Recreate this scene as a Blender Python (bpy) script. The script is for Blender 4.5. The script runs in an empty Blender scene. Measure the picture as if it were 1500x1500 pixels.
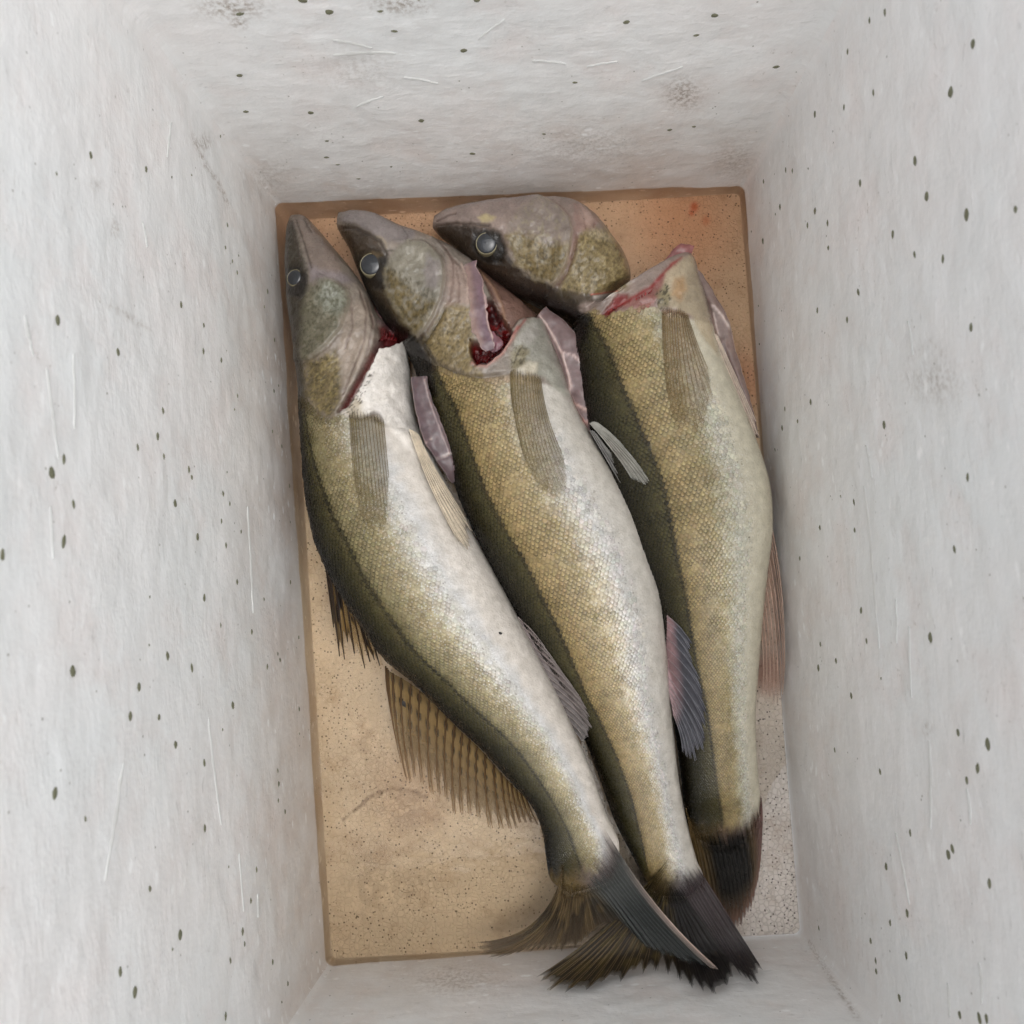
import bpy, math, random
import numpy as np
from mathutils import Matrix, Vector, kdtree

random.seed(7)
RNG = np.random.default_rng(11)
scene = bpy.context.scene
COL = scene.collection

# ------------------------------------------------------------------ camera, sky, sun, exposure
FPX, CAMH = 1400.0, 0.61            # focal length in photo pixels, camera height above the box floor
_dn = np.array([50.0, -150.0, -FPX]); _dn /= np.linalg.norm(_dn)
_zw = -_dn
_xw = np.array([1.0, 0, 0]) - _zw[0] * _zw; _xw /= np.linalg.norm(_xw)
_yw = np.cross(_zw, _xw)
CM = np.array([_xw, _yw, _zw])      # camera vector -> world vector
cam_d = bpy.data.cameras.new("camera")
cam_d.sensor_width = 36.0
cam_d.lens = 36.0 * FPX / 1500.0
cam_d.clip_start, cam_d.clip_end = 0.01, 100.0
cam_d.dof.use_dof = True
cam_d.dof.focus_distance = 0.57
cam_d.dof.aperture_fstop = 15.0
cam = bpy.data.objects.new("camera", cam_d)
COL.objects.link(cam)
cam.matrix_world = Matrix.Translation((0, 0, CAMH)) @ Matrix(CM.tolist()).to_4x4()
scene.camera = cam

SUN_EL, SUN_AZ = 79.0, 125.0         # soft overcast light; azimuth measured from +Y towards +X
world = bpy.data.worlds.new("World")
scene.world = world
world.use_nodes = True
wn = world.node_tree
wbg = wn.nodes["Background"]
sky = wn.nodes.new("ShaderNodeTexSky")
sky.sky_type = 'NISHITA'
sky.sun_disc = False
sky.sun_elevation = math.radians(SUN_EL)
sky.sun_rotation = math.radians(SUN_AZ)
sky.dust_density = 3.0
hs = wn.nodes.new("ShaderNodeHueSaturation")
hs.inputs["Saturation"].default_value = 0.14
wn.links.new(sky.outputs["Color"], hs.inputs["Color"])
wn.links.new(hs.outputs["Color"], wbg.inputs["Color"])
wbg.inputs["Strength"].default_value = 0.15

sun_d = bpy.data.lights.new("sun", 'SUN')
sun_d.energy = 0.5
sun_d.angle = math.radians(70)
sun_d.color = (1.0, 0.965, 0.92)
sun = bpy.data.objects.new("sun", sun_d)
COL.objects.link(sun)
_se, _sa = math.radians(SUN_EL), math.radians(SUN_AZ)
_sdir = Vector((math.sin(_sa) * math.cos(_se), math.cos(_sa) * math.cos(_se), math.sin(_se)))
sun.rotation_euler = _sdir.to_track_quat('Z', 'Y').to_euler()

vs = scene.view_settings
vs.view_transform = 'Standard'
vs.look = 'None'
vs.gamma = 1.0
vs.use_curve_mapping = False
vs.exposure = 0.56
scene.cycles.max_bounces = 6
scene.cycles.use_adaptive_sampling = True
scene.cycles.adaptive_threshold = 0.05
scene.cycles.use_denoising = True
scene.cycles.diffuse_bounces = 4
scene.cycles.glossy_bounces = 2
scene.cycles.transmission_bounces = 2
scene.cycles.transparent_max_bounces = 12
scene.cycles.caustics_reflective = False
scene.cycles.caustics_refractive = False

# ------------------------------------------------------------------ helpers
def at(px, py, z):
    """photo position + height above the floor -> world point(s)"""
    px, py, z = np.broadcast_arrays(np.asarray(px, float), np.asarray(py, float), np.asarray(z, float))
    d = np.stack([px - 750.0, -(py - 750.0), np.full(px.shape, -FPX)], -1) @ CM.T
    t = (z - CAMH) / d[..., 2]
    return np.stack([d[..., 0] * t, d[..., 1] * t, z], -1)

def proj(W):
    v = np.array(W, float)
    v[..., 2] -= CAMH
    c = v @ CM
    return np.stack([750 + FPX * c[..., 0] / -c[..., 2], 750 - FPX * c[..., 1] / -c[..., 2]], -1)

def lin(c):
    c = np.asarray(c, float)
    c = np.where(c > 1.0, c / 255.0, c) if c.max() > 1.0 else c
    return np.where(c <= 0.04045, c / 12.92, ((c + 0.055) / 1.055) ** 2.4)

def sstep(a, b, x):
    t = np.clip((x - a) / (b - a), 0, 1)
    return t * t * (3 - 2 * t)

def _hash(ix, iy, seed):
    n = (ix.astype(np.int64) * 374761393 + iy.astype(np.int64) * 668265263 + seed * 1442695041) & 0x7fffffff
    n = ((n ^ (n >> 13)) * 1274126177) & 0x7fffffff
    return ((n ^ (n >> 16)) & 0xffff) / 65535.0

def vnoise(x, y, seed=0):
    x0, y0 = np.floor(x), np.floor(y)
    fx, fy = x - x0, y - y0
    fx, fy = fx * fx * (3 - 2 * fx), fy * fy * (3 - 2 * fy)
    a, b = _hash(x0, y0, seed), _hash(x0 + 1, y0, seed)
    c, d = _hash(x0, y0 + 1, seed), _hash(x0 + 1, y0 + 1, seed)
    return (a * (1 - fx) + b * fx) * (1 - fy) + (c * (1 - fx) + d * fx) * fy

def fbm(x, y, seed=0, oct=4):
    s, a, t = 0.0, 1.0, 0.0
    for k in range(oct):
        s = s + a * vnoise(x * 2 ** k + 13.7 * k, y * 2 ** k - 7.3 * k, seed + k)
        t += a
        a *= 0.5
    return s / t

def seg_dist(P, poly, closed=False):
    poly = np.asarray(poly, float)
    n = len(poly)
    d = np.full(len(P), 1e9)
    for i in range(n if closed else n - 1):
        a, b = poly[i], poly[(i + 1) % n]
        ab = b - a
        t = np.clip(((P - a) @ ab) / max(ab @ ab, 1e-9), 0, 1)
        q = P - a - t[:, None] * ab
        d = np.minimum(d, np.hypot(q[:, 0], q[:, 1]))
    return d

def inside(P, poly):
    poly = np.asarray(poly, float)
    r = np.zeros(len(P), bool)
    n = len(poly)
    for i in range(n):
        (x1, y1), (x2, y2) = poly[i], poly[(i + 1) % n]
        c = ((y1 > P[:, 1]) != (y2 > P[:, 1]))
        xx = (x2 - x1) * (P[:, 1] - y1) / ((y2 - y1) if abs(y2 - y1) > 1e-9 else 1e-9) + x1
        r ^= c & (P[:, 0] < xx)
    return r

def catmull(K, par, u):
    """K rows sampled at par, evaluated at u"""
    K = np.asarray(K, float); par = np.asarray(par, float)
    m = np.zeros_like(K)
    m[1:-1] = (K[2:] - K[:-2]) / (par[2:] - par[:-2])[:, None]
    m[0] = (K[1] - K[0]) / (par[1] - par[0]); m[-1] = (K[-1] - K[-2]) / (par[-1] - par[-2])
    i = np.clip(np.searchsorted(par, u, side='right') - 1, 0, len(par) - 2)
    h = (par[i + 1] - par[i])[:, None]
    t = ((u - par[i])[:, None]) / h
    return ((2 * t**3 - 3 * t**2 + 1) * K[i] + (t**3 - 2 * t**2 + t) * h * m[i]
            + (-2 * t**3 + 3 * t**2) * K[i + 1] + (t**3 - t**2) * h * m[i + 1])

def make_mesh(name, verts, quads=None, tris=None, cols=None, attrs=None, uv=None, smooth=True):
    verts = np.asarray(verts, np.float32).reshape(-1, 3)
    me = bpy.data.meshes.new(name)
    me.vertices.add(len(verts))
    me.vertices.foreach_set("co", verts.ravel())
    idx, starts, tot, pos = [], [], [], 0
    for f, k in ((quads, 4), (tris, 3)):
        if f is None or len(f) == 0:
            continue
        f = np.asarray(f, np.int32).reshape(-1, k)
        idx.append(f.ravel()); starts.append(pos + np.arange(len(f)) * k); tot.append(np.full(len(f), k))
        pos += f.size
    idx = np.concatenate(idx).astype(np.int32)
    starts = np.concatenate(starts).astype(np.int32)
    me.loops.add(len(idx)); me.loops.foreach_set("vertex_index", idx)
    me.polygons.add(len(starts)); me.polygons.foreach_set("loop_start", starts)
    me.polygons.foreach_set("use_smooth", np.full(len(starts), smooth, bool))
    if cols is not None:
        ca = me.color_attributes.new("col", 'FLOAT_COLOR', 'POINT')
        c4 = np.ones((len(verts), 4), np.float32); c4[:, :3] = np.asarray(cols).reshape(-1, 3)
        ca.data.foreach_set("color", c4.ravel())
    for k, v in (attrs or {}).items():
        a = me.attributes.new(k, 'FLOAT', 'POINT')
        a.data.foreach_set("value", np.asarray(v, np.float32).ravel())
    if uv is not None:
        ul = me.uv_layers.new(name="UVMap")
        ul.data.foreach_set("uv", np.asarray(uv, np.float32).reshape(-1, 2)[idx].ravel())
    me.update(calc_edges=True)
    me.validate()
    return me

def obj(name, me, mat, parent=None):
    o = bpy.data.objects.new(name, me)
    COL.objects.link(o)
    if me is not None and mat is not None and len(me.materials) == 0:
        me.materials.append(mat)
    if parent is not None:
        o.parent = parent
    return o

def empty(name, label=None, cat=None, group=None):
    o = bpy.data.objects.new(name, None)
    o.empty_display_size = 0.03
    COL.objects.link(o)
    if label: o["label"] = label
    if cat: o["category"] = cat
    if group: o["group"] = group
    return o

def grid_quads(n, m, wrap=False):
    i = np.arange(n - 1)[:, None]
    j = np.arange(m if wrap else m - 1)[None, :]
    j2 = (j + 1) % m
    a, b, c, d = i * m + j, i * m + j2, (i + 1) * m + j2, (i + 1) * m + j
    return np.stack(np.broadcast_arrays(a, b, c, d), -1).reshape(-1, 4)

# ------------------------------------------------------------------ materials
class NT:
    def __init__(self, name):
        self.m = bpy.data.materials.new(name)
        self.m.use_nodes = True
        self.t = self.m.node_tree
        self.b = self.t.nodes["Principled BSDF"]
        self.out = self.t.nodes["Material Output"]
    def n(self, kind, **kw):
        o = self.t.nodes.new("ShaderNode" + kind)
        for k, v in kw.items():
            if k.startswith("i_"):
                o.inputs[k[2:].replace("_", " ")].default_value = v
            else:
                setattr(o, k, v)
        return o
    def l(self, a, b):
        self.t.links.new(a, b)
    def attr(self, name, out="Color"):
        return self.n("Attribute", attribute_name=name).outputs[out]
    def math(self, op, a, b=0.0, c=None):
        o = self.n("Math", operation=op)
        for s, v in zip(o.inputs, (a, b) if c is None else (a, b, c)):
            if isinstance(v, (int, float)): s.default_value = v
            else: self.l(v, s)
        return o.outputs[0]
    def ramp(self, fac, stops):
        o = self.n("ValToRGB")
        e = o.color_ramp.elements
        while len(e) < len(stops): e.new(0.5)
        for k, (p, c) in enumerate(stops):
            e[k].position = p
            e[k].color = (c, c, c, 1) if isinstance(c, (int, float)) else (*c, 1)
        self.l(fac, o.inputs[0])
        return o.outputs[0]
    def mix(self, fac, a, b, mode='MIX'):
        o = self.n("Mix", data_type='RGBA', blend_type=mode)
        for s, v in ((o.inputs[0], fac), (o.inputs[6], a), (o.inputs[7], b)):
            if isinstance(v, (int, float)): s.default_value = v
            elif isinstance(v, tuple): s.default_value = (*v, 1)
            else: self.l(v, s)
        return o.outputs[2]
    def coords(self, scale=(1, 1, 1), kind="Object"):
        tc = self.n("TexCoord")
        mp = self.n("Mapping")
        mp.inputs["Scale"].default_value = scale
        self.l(tc.outputs[kind], mp.inputs[0])
        return mp.outputs[0]
    def noise(self, vec, scale, detail=3.0, rough=0.55, out="Fac"):
        o = self.n("TexNoise", i_Scale=scale, i_Detail=detail, i_Roughness=rough)
        self.l(vec, o.inputs["Vector"])
        return o.outputs[out]
    def vor(self, vec, scale, feature='F1', rnd=1.0):
        o = self.n("TexVoronoi", feature=feature)
        o.inputs["Scale"].default_value = scale
        o.inputs["Randomness"].default_value = rnd
        self.l(vec, o.inputs["Vector"])
        return o
    def bump(self, h, strength, dist, prev=None):
        o = self.n("Bump")
        o.inputs["Strength"].default_value = strength
        o.inputs["Distance"].default_value = dist
        self.l(h, o.inputs["Height"])
        if prev is not None: self.l(prev, o.inputs["Normal"])
        return o.outputs[0]

def mat_fish(name, rough=0.34, coat=0.35, bump=True):
    k = NT(name)
    v = k.coords()
    n1 = k.noise(v, 900, 3)
    n2 = k.noise(v, 160, 4)
    base = k.mix(k.ramp(n2, [(0.3, 0.0), (0.7, 1.0)]), (0.86, 0.85, 0.83), (1.1, 1.1, 1.1))
    c = k.mix(1.0, k.attr("col"), base, 'MULTIPLY')
    # melanophore speckles
    vo = k.vor(v, 560, 'F1', 1.0)
    dot = k.math('MULTIPLY', k.ramp(vo.outputs["Distance"], [(0.15, 1.0), (0.36, 0.0)]),
                 k.ramp(k.noise(v, 260, 3), [(0.44, 0.0), (0.58, 1.0)]))
    dot = k.math('MULTIPLY', dot, k.attr("spk", "Fac"))
    c = k.mix(dot, c, (0.016, 0.013, 0.008))
    # bright guanine grains
    vg = k.vor(v, 620, 'F1', 1.0)
    g = k.math('MULTIPLY', k.ramp(vg.outputs["Distance"], [(0.12, 1.0), (0.38, 0.0)]), k.attr("sil", "Fac"))
    c = k.mix(k.math('MULTIPLY', g, 0.6), c, (0.72, 0.73, 0.73))
    k.l(c, k.b.inputs["Base Color"])
    k.l(k.math('MULTIPLY', k.attr("sil", "Fac"), 0.18), k.b.inputs["Metallic"])
    k.l(k.math('ADD', k.math('MULTIPLY', n1, 0.22), rough - 0.11), k.b.inputs["Roughness"])
    k.l(k.math('ADD', k.math('MULTIPLY', k.attr("wet", "Fac"), 0.45), coat - 0.1), k.b.inputs["Coat Weight"])
    k.b.inputs["Coat Roughness"].default_value = 0.05
    k.b.inputs["Specular IOR Level"].default_value = 0.26
    if bump:
        b1 = k.bump(n1, 0.35, 0.0008)
        b2 = k.bump(n2, 0.55, 0.0018, b1)
        k.l(b2, k.b.inputs["Normal"])
        k.l(b2, k.b.inputs["Coat Normal"])
    return k.m

def mat_fin(name):
    k = NT(name)
    v = k.coords()
    n = k.noise(v, 500, 3)
    c = k.mix(1.0, k.attr("col"), k.mix(n, (0.7, 0.7, 0.7), (1.25, 1.25, 1.25)), 'MULTIPLY')
    k.l(c, k.b.inputs["Base Color"])
    k.l(k.attr("alpha", "Fac"), k.b.inputs["Alpha"])
    k.b.inputs["Roughness"].default_value = 0.36
    k.b.inputs["Specular IOR Level"].default_value = 0.25
    k.b.inputs["Coat Weight"].default_value = 0.04
    k.l(k.bump(n, 0.25, 0.0006), k.b.inputs["Normal"])
    return k.m

def mat_flesh(name):
    k = NT(name)
    v = k.coords()
    n = k.noise(v, 260, 4)
    c = k.mix(1.0, k.attr("col"), k.mix(k.ramp(n, [(0.3, 0.0), (0.7, 1.0)]), (0.78, 0.74, 0.74), (1.15, 1.15, 1.15)), 'MULTIPLY')
    k.l(c, k.b.inputs["Base Color"])
    k.b.inputs["Roughness"].default_value = 0.28
    k.b.inputs["Specular IOR Level"].default_value = 0.3
    k.b.inputs["Coat Weight"].default_value = 0.2
    k.b.inputs["Coat Roughness"].default_value = 0.1
    k.b.inputs["Subsurface Weight"].default_value = 0.15
    k.b.inputs["Subsurface Radius"].default_value = (0.006, 0.002, 0.0015)
    k.l(k.bump(n, 0.16, 0.0008), k.b.inputs["Normal"])
    return k.m

def mat_foam_wall():
    k = NT("foam_wall")
    uv = k.coords(kind="UV")                      # u along the wall, v up the wall, metres
    warp = k.n("VectorMath", operation='MULTIPLY_ADD')
    k.l(k.noise(uv, 30, 3, out="Color"), warp.inputs[0]); warp.inputs[1].default_value = (0.02, 0.012, 0); k.l(uv, warp.inputs[2])
    def stretch(sx, sy):
        mp = k.n("Mapping"); mp.inputs["Scale"].default_value = (sx, sy, 1); k.l(warp.outputs[0], mp.inputs[0]); return mp.outputs[0]
    fine = k.noise(stretch(95, 300), 1.0, 4, 0.65)
    streak = k.noise(stretch(34, 95), 1.0, 4, 0.6)
    cloud = k.noise(uv, 42, 4, 0.6)
    blot = k.noise(uv, 8, 4, 0.6)
    blot2 = k.noise(uv, 21, 4, 0.6)
    c = k.mix(k.ramp(blot, [(0.38, 0.0), (0.64, 1.0)]), (0.83, 0.845, 0.84), (0.85, 0.83, 0.815))
    c = k.mix(k.math('MULTIPLY', k.ramp(cloud, [(0.4, 0.0), (0.7, 1.0)]), 0.45), c, (0.76, 0.765, 0.755))
    c = k.mix(k.math('MULTIPLY', k.ramp(blot2, [(0.50, 0.0), (0.72, 1.0)]), 0.5), c, (0.84, 0.755, 0.725))
    c = k.mix(k.math('MULTIPLY', k.attr("stain", "Fac"), k.ramp(blot2, [(0.3, 0.45), (0.62, 1.0)])), c, (0.53, 0.44, 0.37))
    c = k.mix(k.math('MULTIPLY', k.ramp(streak, [(0.56, 0.0), (0.7, 1.0)]), 0.16), c, (0.58, 0.575, 0.56))
    c = k.mix(k.math('MULTIPLY', k.ramp(fine, [(0.61, 0.0), (0.69, 1.0)]), 0.75), c, (0.90, 0.90, 0.89))
    c = k.mix(k.math('MULTIPLY', k.ramp(fine, [(0.29, 1.0), (0.37, 0.0)]), 0.38), c, (0.46, 0.45, 0.43))
    grime = k.noise(uv, 190, 5, 0.75)
    c = k.mix(k.math('MULTIPLY', k.math('MULTIPLY', k.ramp(grime, [(0.60, 0.0), (0.68, 1.0)]), k.ramp(blot2, [(0.52, 0.0), (0.66, 1.0)])), 0.6), c, (0.30, 0.265, 0.22))
    gr = k.noise(uv, 340, 4, 0.7)
    c = k.mix(k.math('MULTIPLY', k.attr("scuff", "Fac"), k.ramp(gr, [(0.44, 0.1), (0.60, 1.0)])), c, (0.26, 0.20, 0.15))
    tiny = k.vor(uv, 190, 'F1', 1.0)
    tsel = k.ramp(k.noise(uv, 50, 2), [(0.55, 0.0), (0.62, 1.0)])
    c = k.mix(k.math('MULTIPLY', k.ramp(tiny.outputs["Distance"], [(0.06, 0.8), (0.13, 0.0)]), tsel), c, (0.22, 0.21, 0.17))
    c = k.mix(k.math('MULTIPLY', k.ramp(k.vor(stretch(60, 120), 1.0, 'F1', 1.0).outputs["Distance"], [(0.10, 0.85), (0.20, 0.0)]), k.ramp(k.noise(uv, 16, 2), [(0.42, 0.0), (0.6, 1.0)])), c, (0.93, 0.93, 0.92))
    k.l(c, k.b.inputs["Base Color"])
    k.b.inputs["Roughness"].default_value = 0.46
    k.b.inputs["Specular IOR Level"].default_value = 0.35
    b1 = k.bump(streak, 0.14, 0.002)
    b2 = k.bump(fine, 0.34, 0.0008, b1)
    b3 = k.bump(cloud, 0.35, 0.003, b2)
    k.l(b3, k.b.inputs["Normal"])
    return k.m

def mat_foam_floor():
    k = NT("foam_floor")
    v = k.coords()
    warp = k.noise(v, 60, 2, out="Color")
    v2 = k.mix(0.002, v, warp, 'ADD')
    bead = k.vor(v2, 330, 'DISTANCE_TO_EDGE', 0.9)
    edge = k.ramp(bead.outputs["Distance"], [(0.0, 0.0), (0.13, 1.0)])
    vis = k.ramp(k.noise(v, 26, 3), [(0.48, 0.0), (0.68, 0.8)])
    vis2 = k.math('MAXIMUM', k.math('MULTIPLY', vis, 0.30), k.math('MULTIPLY', k.attr("dry", "Fac"), 0.34))
    c = k.mix(k.math('MULTIPLY', k.math('SUBTRACT', 1.0, edge), vis2), k.attr("col"), (0.16, 0.115, 0.075))
    vo = k.vor(v, 400, 'F1', 1.0)
    dens = k.math('ADD', k.noise(v, 60, 4), k.math('MULTIPLY', k.attr("dry", "Fac"), 0.12))
    dots = k.math('MULTIPLY', k.ramp(vo.outputs["Distance"], [(0.13, 1.0), (0.27, 0.0)]),
                  k.ramp(dens, [(0.38, 0.0), (0.56, 0.95)]))
    c = k.mix(dots, c, (0.06, 0.042, 0.028))
    vo2 = k.vor(v, 120, 'F1', 1.0)
    d2 = k.ramp(vo2.outputs["Distance"], [(0.05, 1.0), (0.09, 0.0)])
    c = k.mix(k.math('MULTIPLY', d2, 0.85), c, (0.04, 0.03, 0.02))
    blot = k.noise(v, 45, 5, 0.65)
    c = k.mix(k.math('MULTIPLY', k.ramp(blot, [(0.52, 0.0), (0.7, 1.0)]), 0.45), c, (0.36, 0.25, 0.17))
    k.l(c, k.b.inputs["Base Color"])
    k.b.inputs["Roughness"].default_value = 0.5
    k.l(k.bump(edge, 0.5, 0.0008), k.b.inputs["Normal"])
    return k.m

def mat_water():
    k = NT("stained_water")
    tr = k.n("BsdfTransparent")
    gl = k.n("BsdfGlossy")
    gl.inputs["Roughness"].default_value = 0.09
    n = k.noise(k.coords(), 30, 3)
    c = k.mix(k.ramp(n, [(0.3, 0.0), (0.7, 1.0)]), k.attr("col"), (1.0, 1.0, 1.0), 'MULTIPLY')
    k.l(c, tr.inputs["Color"])
    fr = k.n("Fresnel"); fr.inputs["IOR"].default_value = 1.33
    bmp = k.bump(k.noise(k.coords(), 40, 3), 0.3, 0.003)
    k.l(bmp, fr.inputs["Normal"]); k.l(bmp, gl.inputs["Normal"])
    mx = k.n("MixShader")
    k.l(fr.outputs[0], mx.inputs[0]); k.l(tr.outputs[0], mx.inputs[1]); k.l(gl.outputs[0], mx.inputs[2])
    k.l(mx.outputs[0], k.out.inputs["Surface"])
    return k.m

def mat_plain(name, c, rough=0.5, coat=0.0, nscale=0, namp=0.3):
    k = NT(name)
    c = tuple(lin(c))
    if nscale:
        n = k.noise(k.coords(), nscale, 3)
        k.l(k.mix(n, tuple(x * (1 - namp) for x in c), tuple(min(1, x * (1 + namp)) for x in c)), k.b.inputs["Base Color"])
    else:
        k.b.inputs["Base Color"].default_value = (*c, 1)
    k.b.inputs["Roughness"].default_value = rough
    k.l(k.math('ADD', k.math('MULTIPLY', k.attr("wet", "Fac"), 0.45), coat - 0.1), k.b.inputs["Coat Weight"])
    k.b.inputs["Coat Roughness"].default_value = 0.05
    return k.m

M = dict(skin=mat_fish("fish_skin", 0.30, 0.30), scale=mat_fish("fish_scale", 0.28, 0.22, False), fin=mat_fin("fin_membrane"),
         flesh=mat_flesh("cut_flesh"), wall=mat_foam_wall(), floor=mat_foam_floor(), water=mat_water(),
         vent=mat_plain("vent_mark", (112, 112, 90), 0.7, 0, 700, 0.35), scratch=mat_plain("foam_scratch", (218, 218, 215), 0.55, 0, 300, 0.06),
         iris=mat_plain("iris", (126, 118, 92), 0.25, 0.6, 900, 0.25), pupil=mat_plain("pupil", (32, 35, 40), 0.14, 0.6, 250, 0.25),
         dirt=mat_plain("dirt", (22, 18, 14), 0.6, 0, 500, 0.3))

# ------------------------------------------------------------------ the foam box
WZ = dict(TL=0.022, TR=0.009, BR=-0.0035, BL=0.0095)     # height of the pooled water at each corner
DRAFT, BOXH, THICK = 0.10, 0.315, 0.026
_cpx = [((402, 297), WZ['TL']), ((1090, 272), WZ['TR']), ((1173, 1368), 0.0), ((478, 1416), WZ['BL'])]
C0 = np.array([at(p[0], p[1], z)[:2] for p, z in _cpx])     # TL, TR, BR, BL (clockwise from above)
def _outn(i):
    a, b = C0[i], C0[(i + 1) % 4]
    d = (b - a) / np.linalg.norm(b - a)
    return np.array([-d[1], d[0]])                           # outward for a clockwise ring
NRM = [_outn(i) for i in range(4)]                           # 0 top, 1 right, 2 bottom, 3 left
for (i, (_, z)) in enumerate(_cpx):                          # corner traced at the waterline -> at the floor
    n1, n2 = NRM[i - 1], NRM[i]
    C0[i] -= (n1 + n2) / (1 + n1 @ n2) * DRAFT * max(z, 0)

def ring_corner(i, off):
    n1, n2 = NRM[i - 1], NRM[i]
    return C0[i] + (n1 + n2) / (1 + n1 @ n2) * off

NA, NS = 8, 150
def ring(off, r):
    """rounded ring, 4 x (NA+1+NS-1) points, starting at the middle of corner 0's arc"""
    pts = []
    for i in range(4):
        c = ring_corner(i, off)
        cin = (NRM[i - 1] + NRM[i]) / (1 + NRM[i - 1] @ NRM[i])
        cc = c - cin * r
        a0 = math.atan2(NRM[i - 1][1], NRM[i - 1][0]); a1 = math.atan2(NRM[i][1], NRM[i][0])
        while a1 > a0: a1 -= 2 * math.pi
        arc = [cc + r * np.array([math.cos(a0 + (a1 - a0) * t), math.sin(a0 + (a1 - a0) * t)]) for t in np.linspace(0, 1, NA + 1)]
        pts.append(arc)
    out = []
    for i in range(4):
        arc, nxt = pts[i], pts[(i + 1) % 4]
        side = list(arc[NA // 2:])
        side += [arc[-1] + (nxt[0] - arc[-1]) * t for t in np.linspace(0, 1, NS + 1)[1:-1]]
        side += list(nxt[:NA // 2 + 1])
        out.append(np.array(side))
    return out                                               # one point list per wall

def wall_point(px, py):
    """where the sight line through a photo position meets the inside of the box -> (point, wall index or -1)"""
    d = CM @ np.array([px - 750.0, -(py - 750.0), -FPX])
    o = np.array([0, 0, CAMH])
    best, bi = -CAMH / d[2], -1
    for i in range(4):
        n = np.array([*NRM[i], -DRAFT])
        p = np.array([*C0[i], 0.0])
        den = n @ d
        if den > 1e-9:
            t = (n @ (p - o)) / den
            if 0 < t < best: best, bi = t, i
    return o + d * best, bi

def surf_z(px, py, m=0.0035):
    px = np.atleast_1d(np.asarray(px, float)); py = np.atleast_1d(np.asarray(py, float))
    d = np.stack([px - 750, -(py - 750), np.full(px.shape, -FPX)], -1) @ CM.T
    t = (0.0004 - CAMH) / d[:, 2]
    for i in range(4):
        n = np.array([*NRM[i], -DRAFT]); p = np.array([*(C0[i] - NRM[i] * m), 0.0])
        den = d @ n
        tt = np.where(den > 1e-9, (n @ (p - np.array([0, 0, CAMH]))) / np.where(den > 1e-9, den, 1), 1e9)
        t = np.minimum(t, np.where(tt > 0, tt, 1e9))
    return CAMH + d[:, 2] * t

box = empty("foam_box", "deep white polystyrene foam box with dark specks holding three fish", "box")
def rad(z): return 0.0045 + 0.03 * z
levels = []                                                  # (z, offset, corner radius)
levels.append((0.0, -0.0003, 0.004))
levels.append((0.0004, 0.0, 0.004))
levels.append((0.0012, 0.0002, 0.0045))
for z in np.linspace(0.008, BOXH - 0.006, 110): levels.append((z, DRAFT * z, rad(z)))
levels += [(BOXH - 0.002, DRAFT * BOXH + 0.001, rad(BOXH)), (BOXH, DRAFT * BOXH + 0.005, rad(BOXH) + 0.004),
           (BOXH, DRAFT * BOXH + THICK - 0.005, rad(BOXH) + THICK), (BOXH - 0.005, DRAFT * BOXH + THICK, rad(BOXH) + THICK)]
for z in np.linspace(BOXH - 0.03, -0.024, 10): levels.append((z, DRAFT * z * 0.6 + THICK + 0.4 * DRAFT * BOXH, rad(BOXH) + THICK))
SCUFFS = [(340, 12, 45, 14, .9), (350, 32, 12, 9, 1.0), (585, 8, 40, 12, .8), (1000, 138, 26, 22, .8), (1075, 235, 30, 30, .45), (1370, 560, 40, 30, .4), (670, 1435, 60, 22, .5), (300, 210, 10, 12, .7), (390, 262, 30, 26, .35), (140, 272, 8, 7, .6), (168, 335, 8, 14, .6), (1358, 1068, 7, 10, .6), (520, 100, 60, 30, .25), (860, 215, 90, 30, .35)]
SCUFF_LINES = [([(283, 200), (300, 240), (318, 265), (335, 300)], 3.0, .8), ([(140, 430), (190, 465), (225, 490)], 3.0, .4), ([(1185, 1380), (1215, 1430), (1255, 1490)], 4.0, .6), ([(1330, 520), (1360, 500), (1385, 520)], 4, .35)]
rings = [ring(off, r) for (z, off, r) in levels]
WNAMES = ["back", "right", "front", "left"]
walls = []
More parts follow.
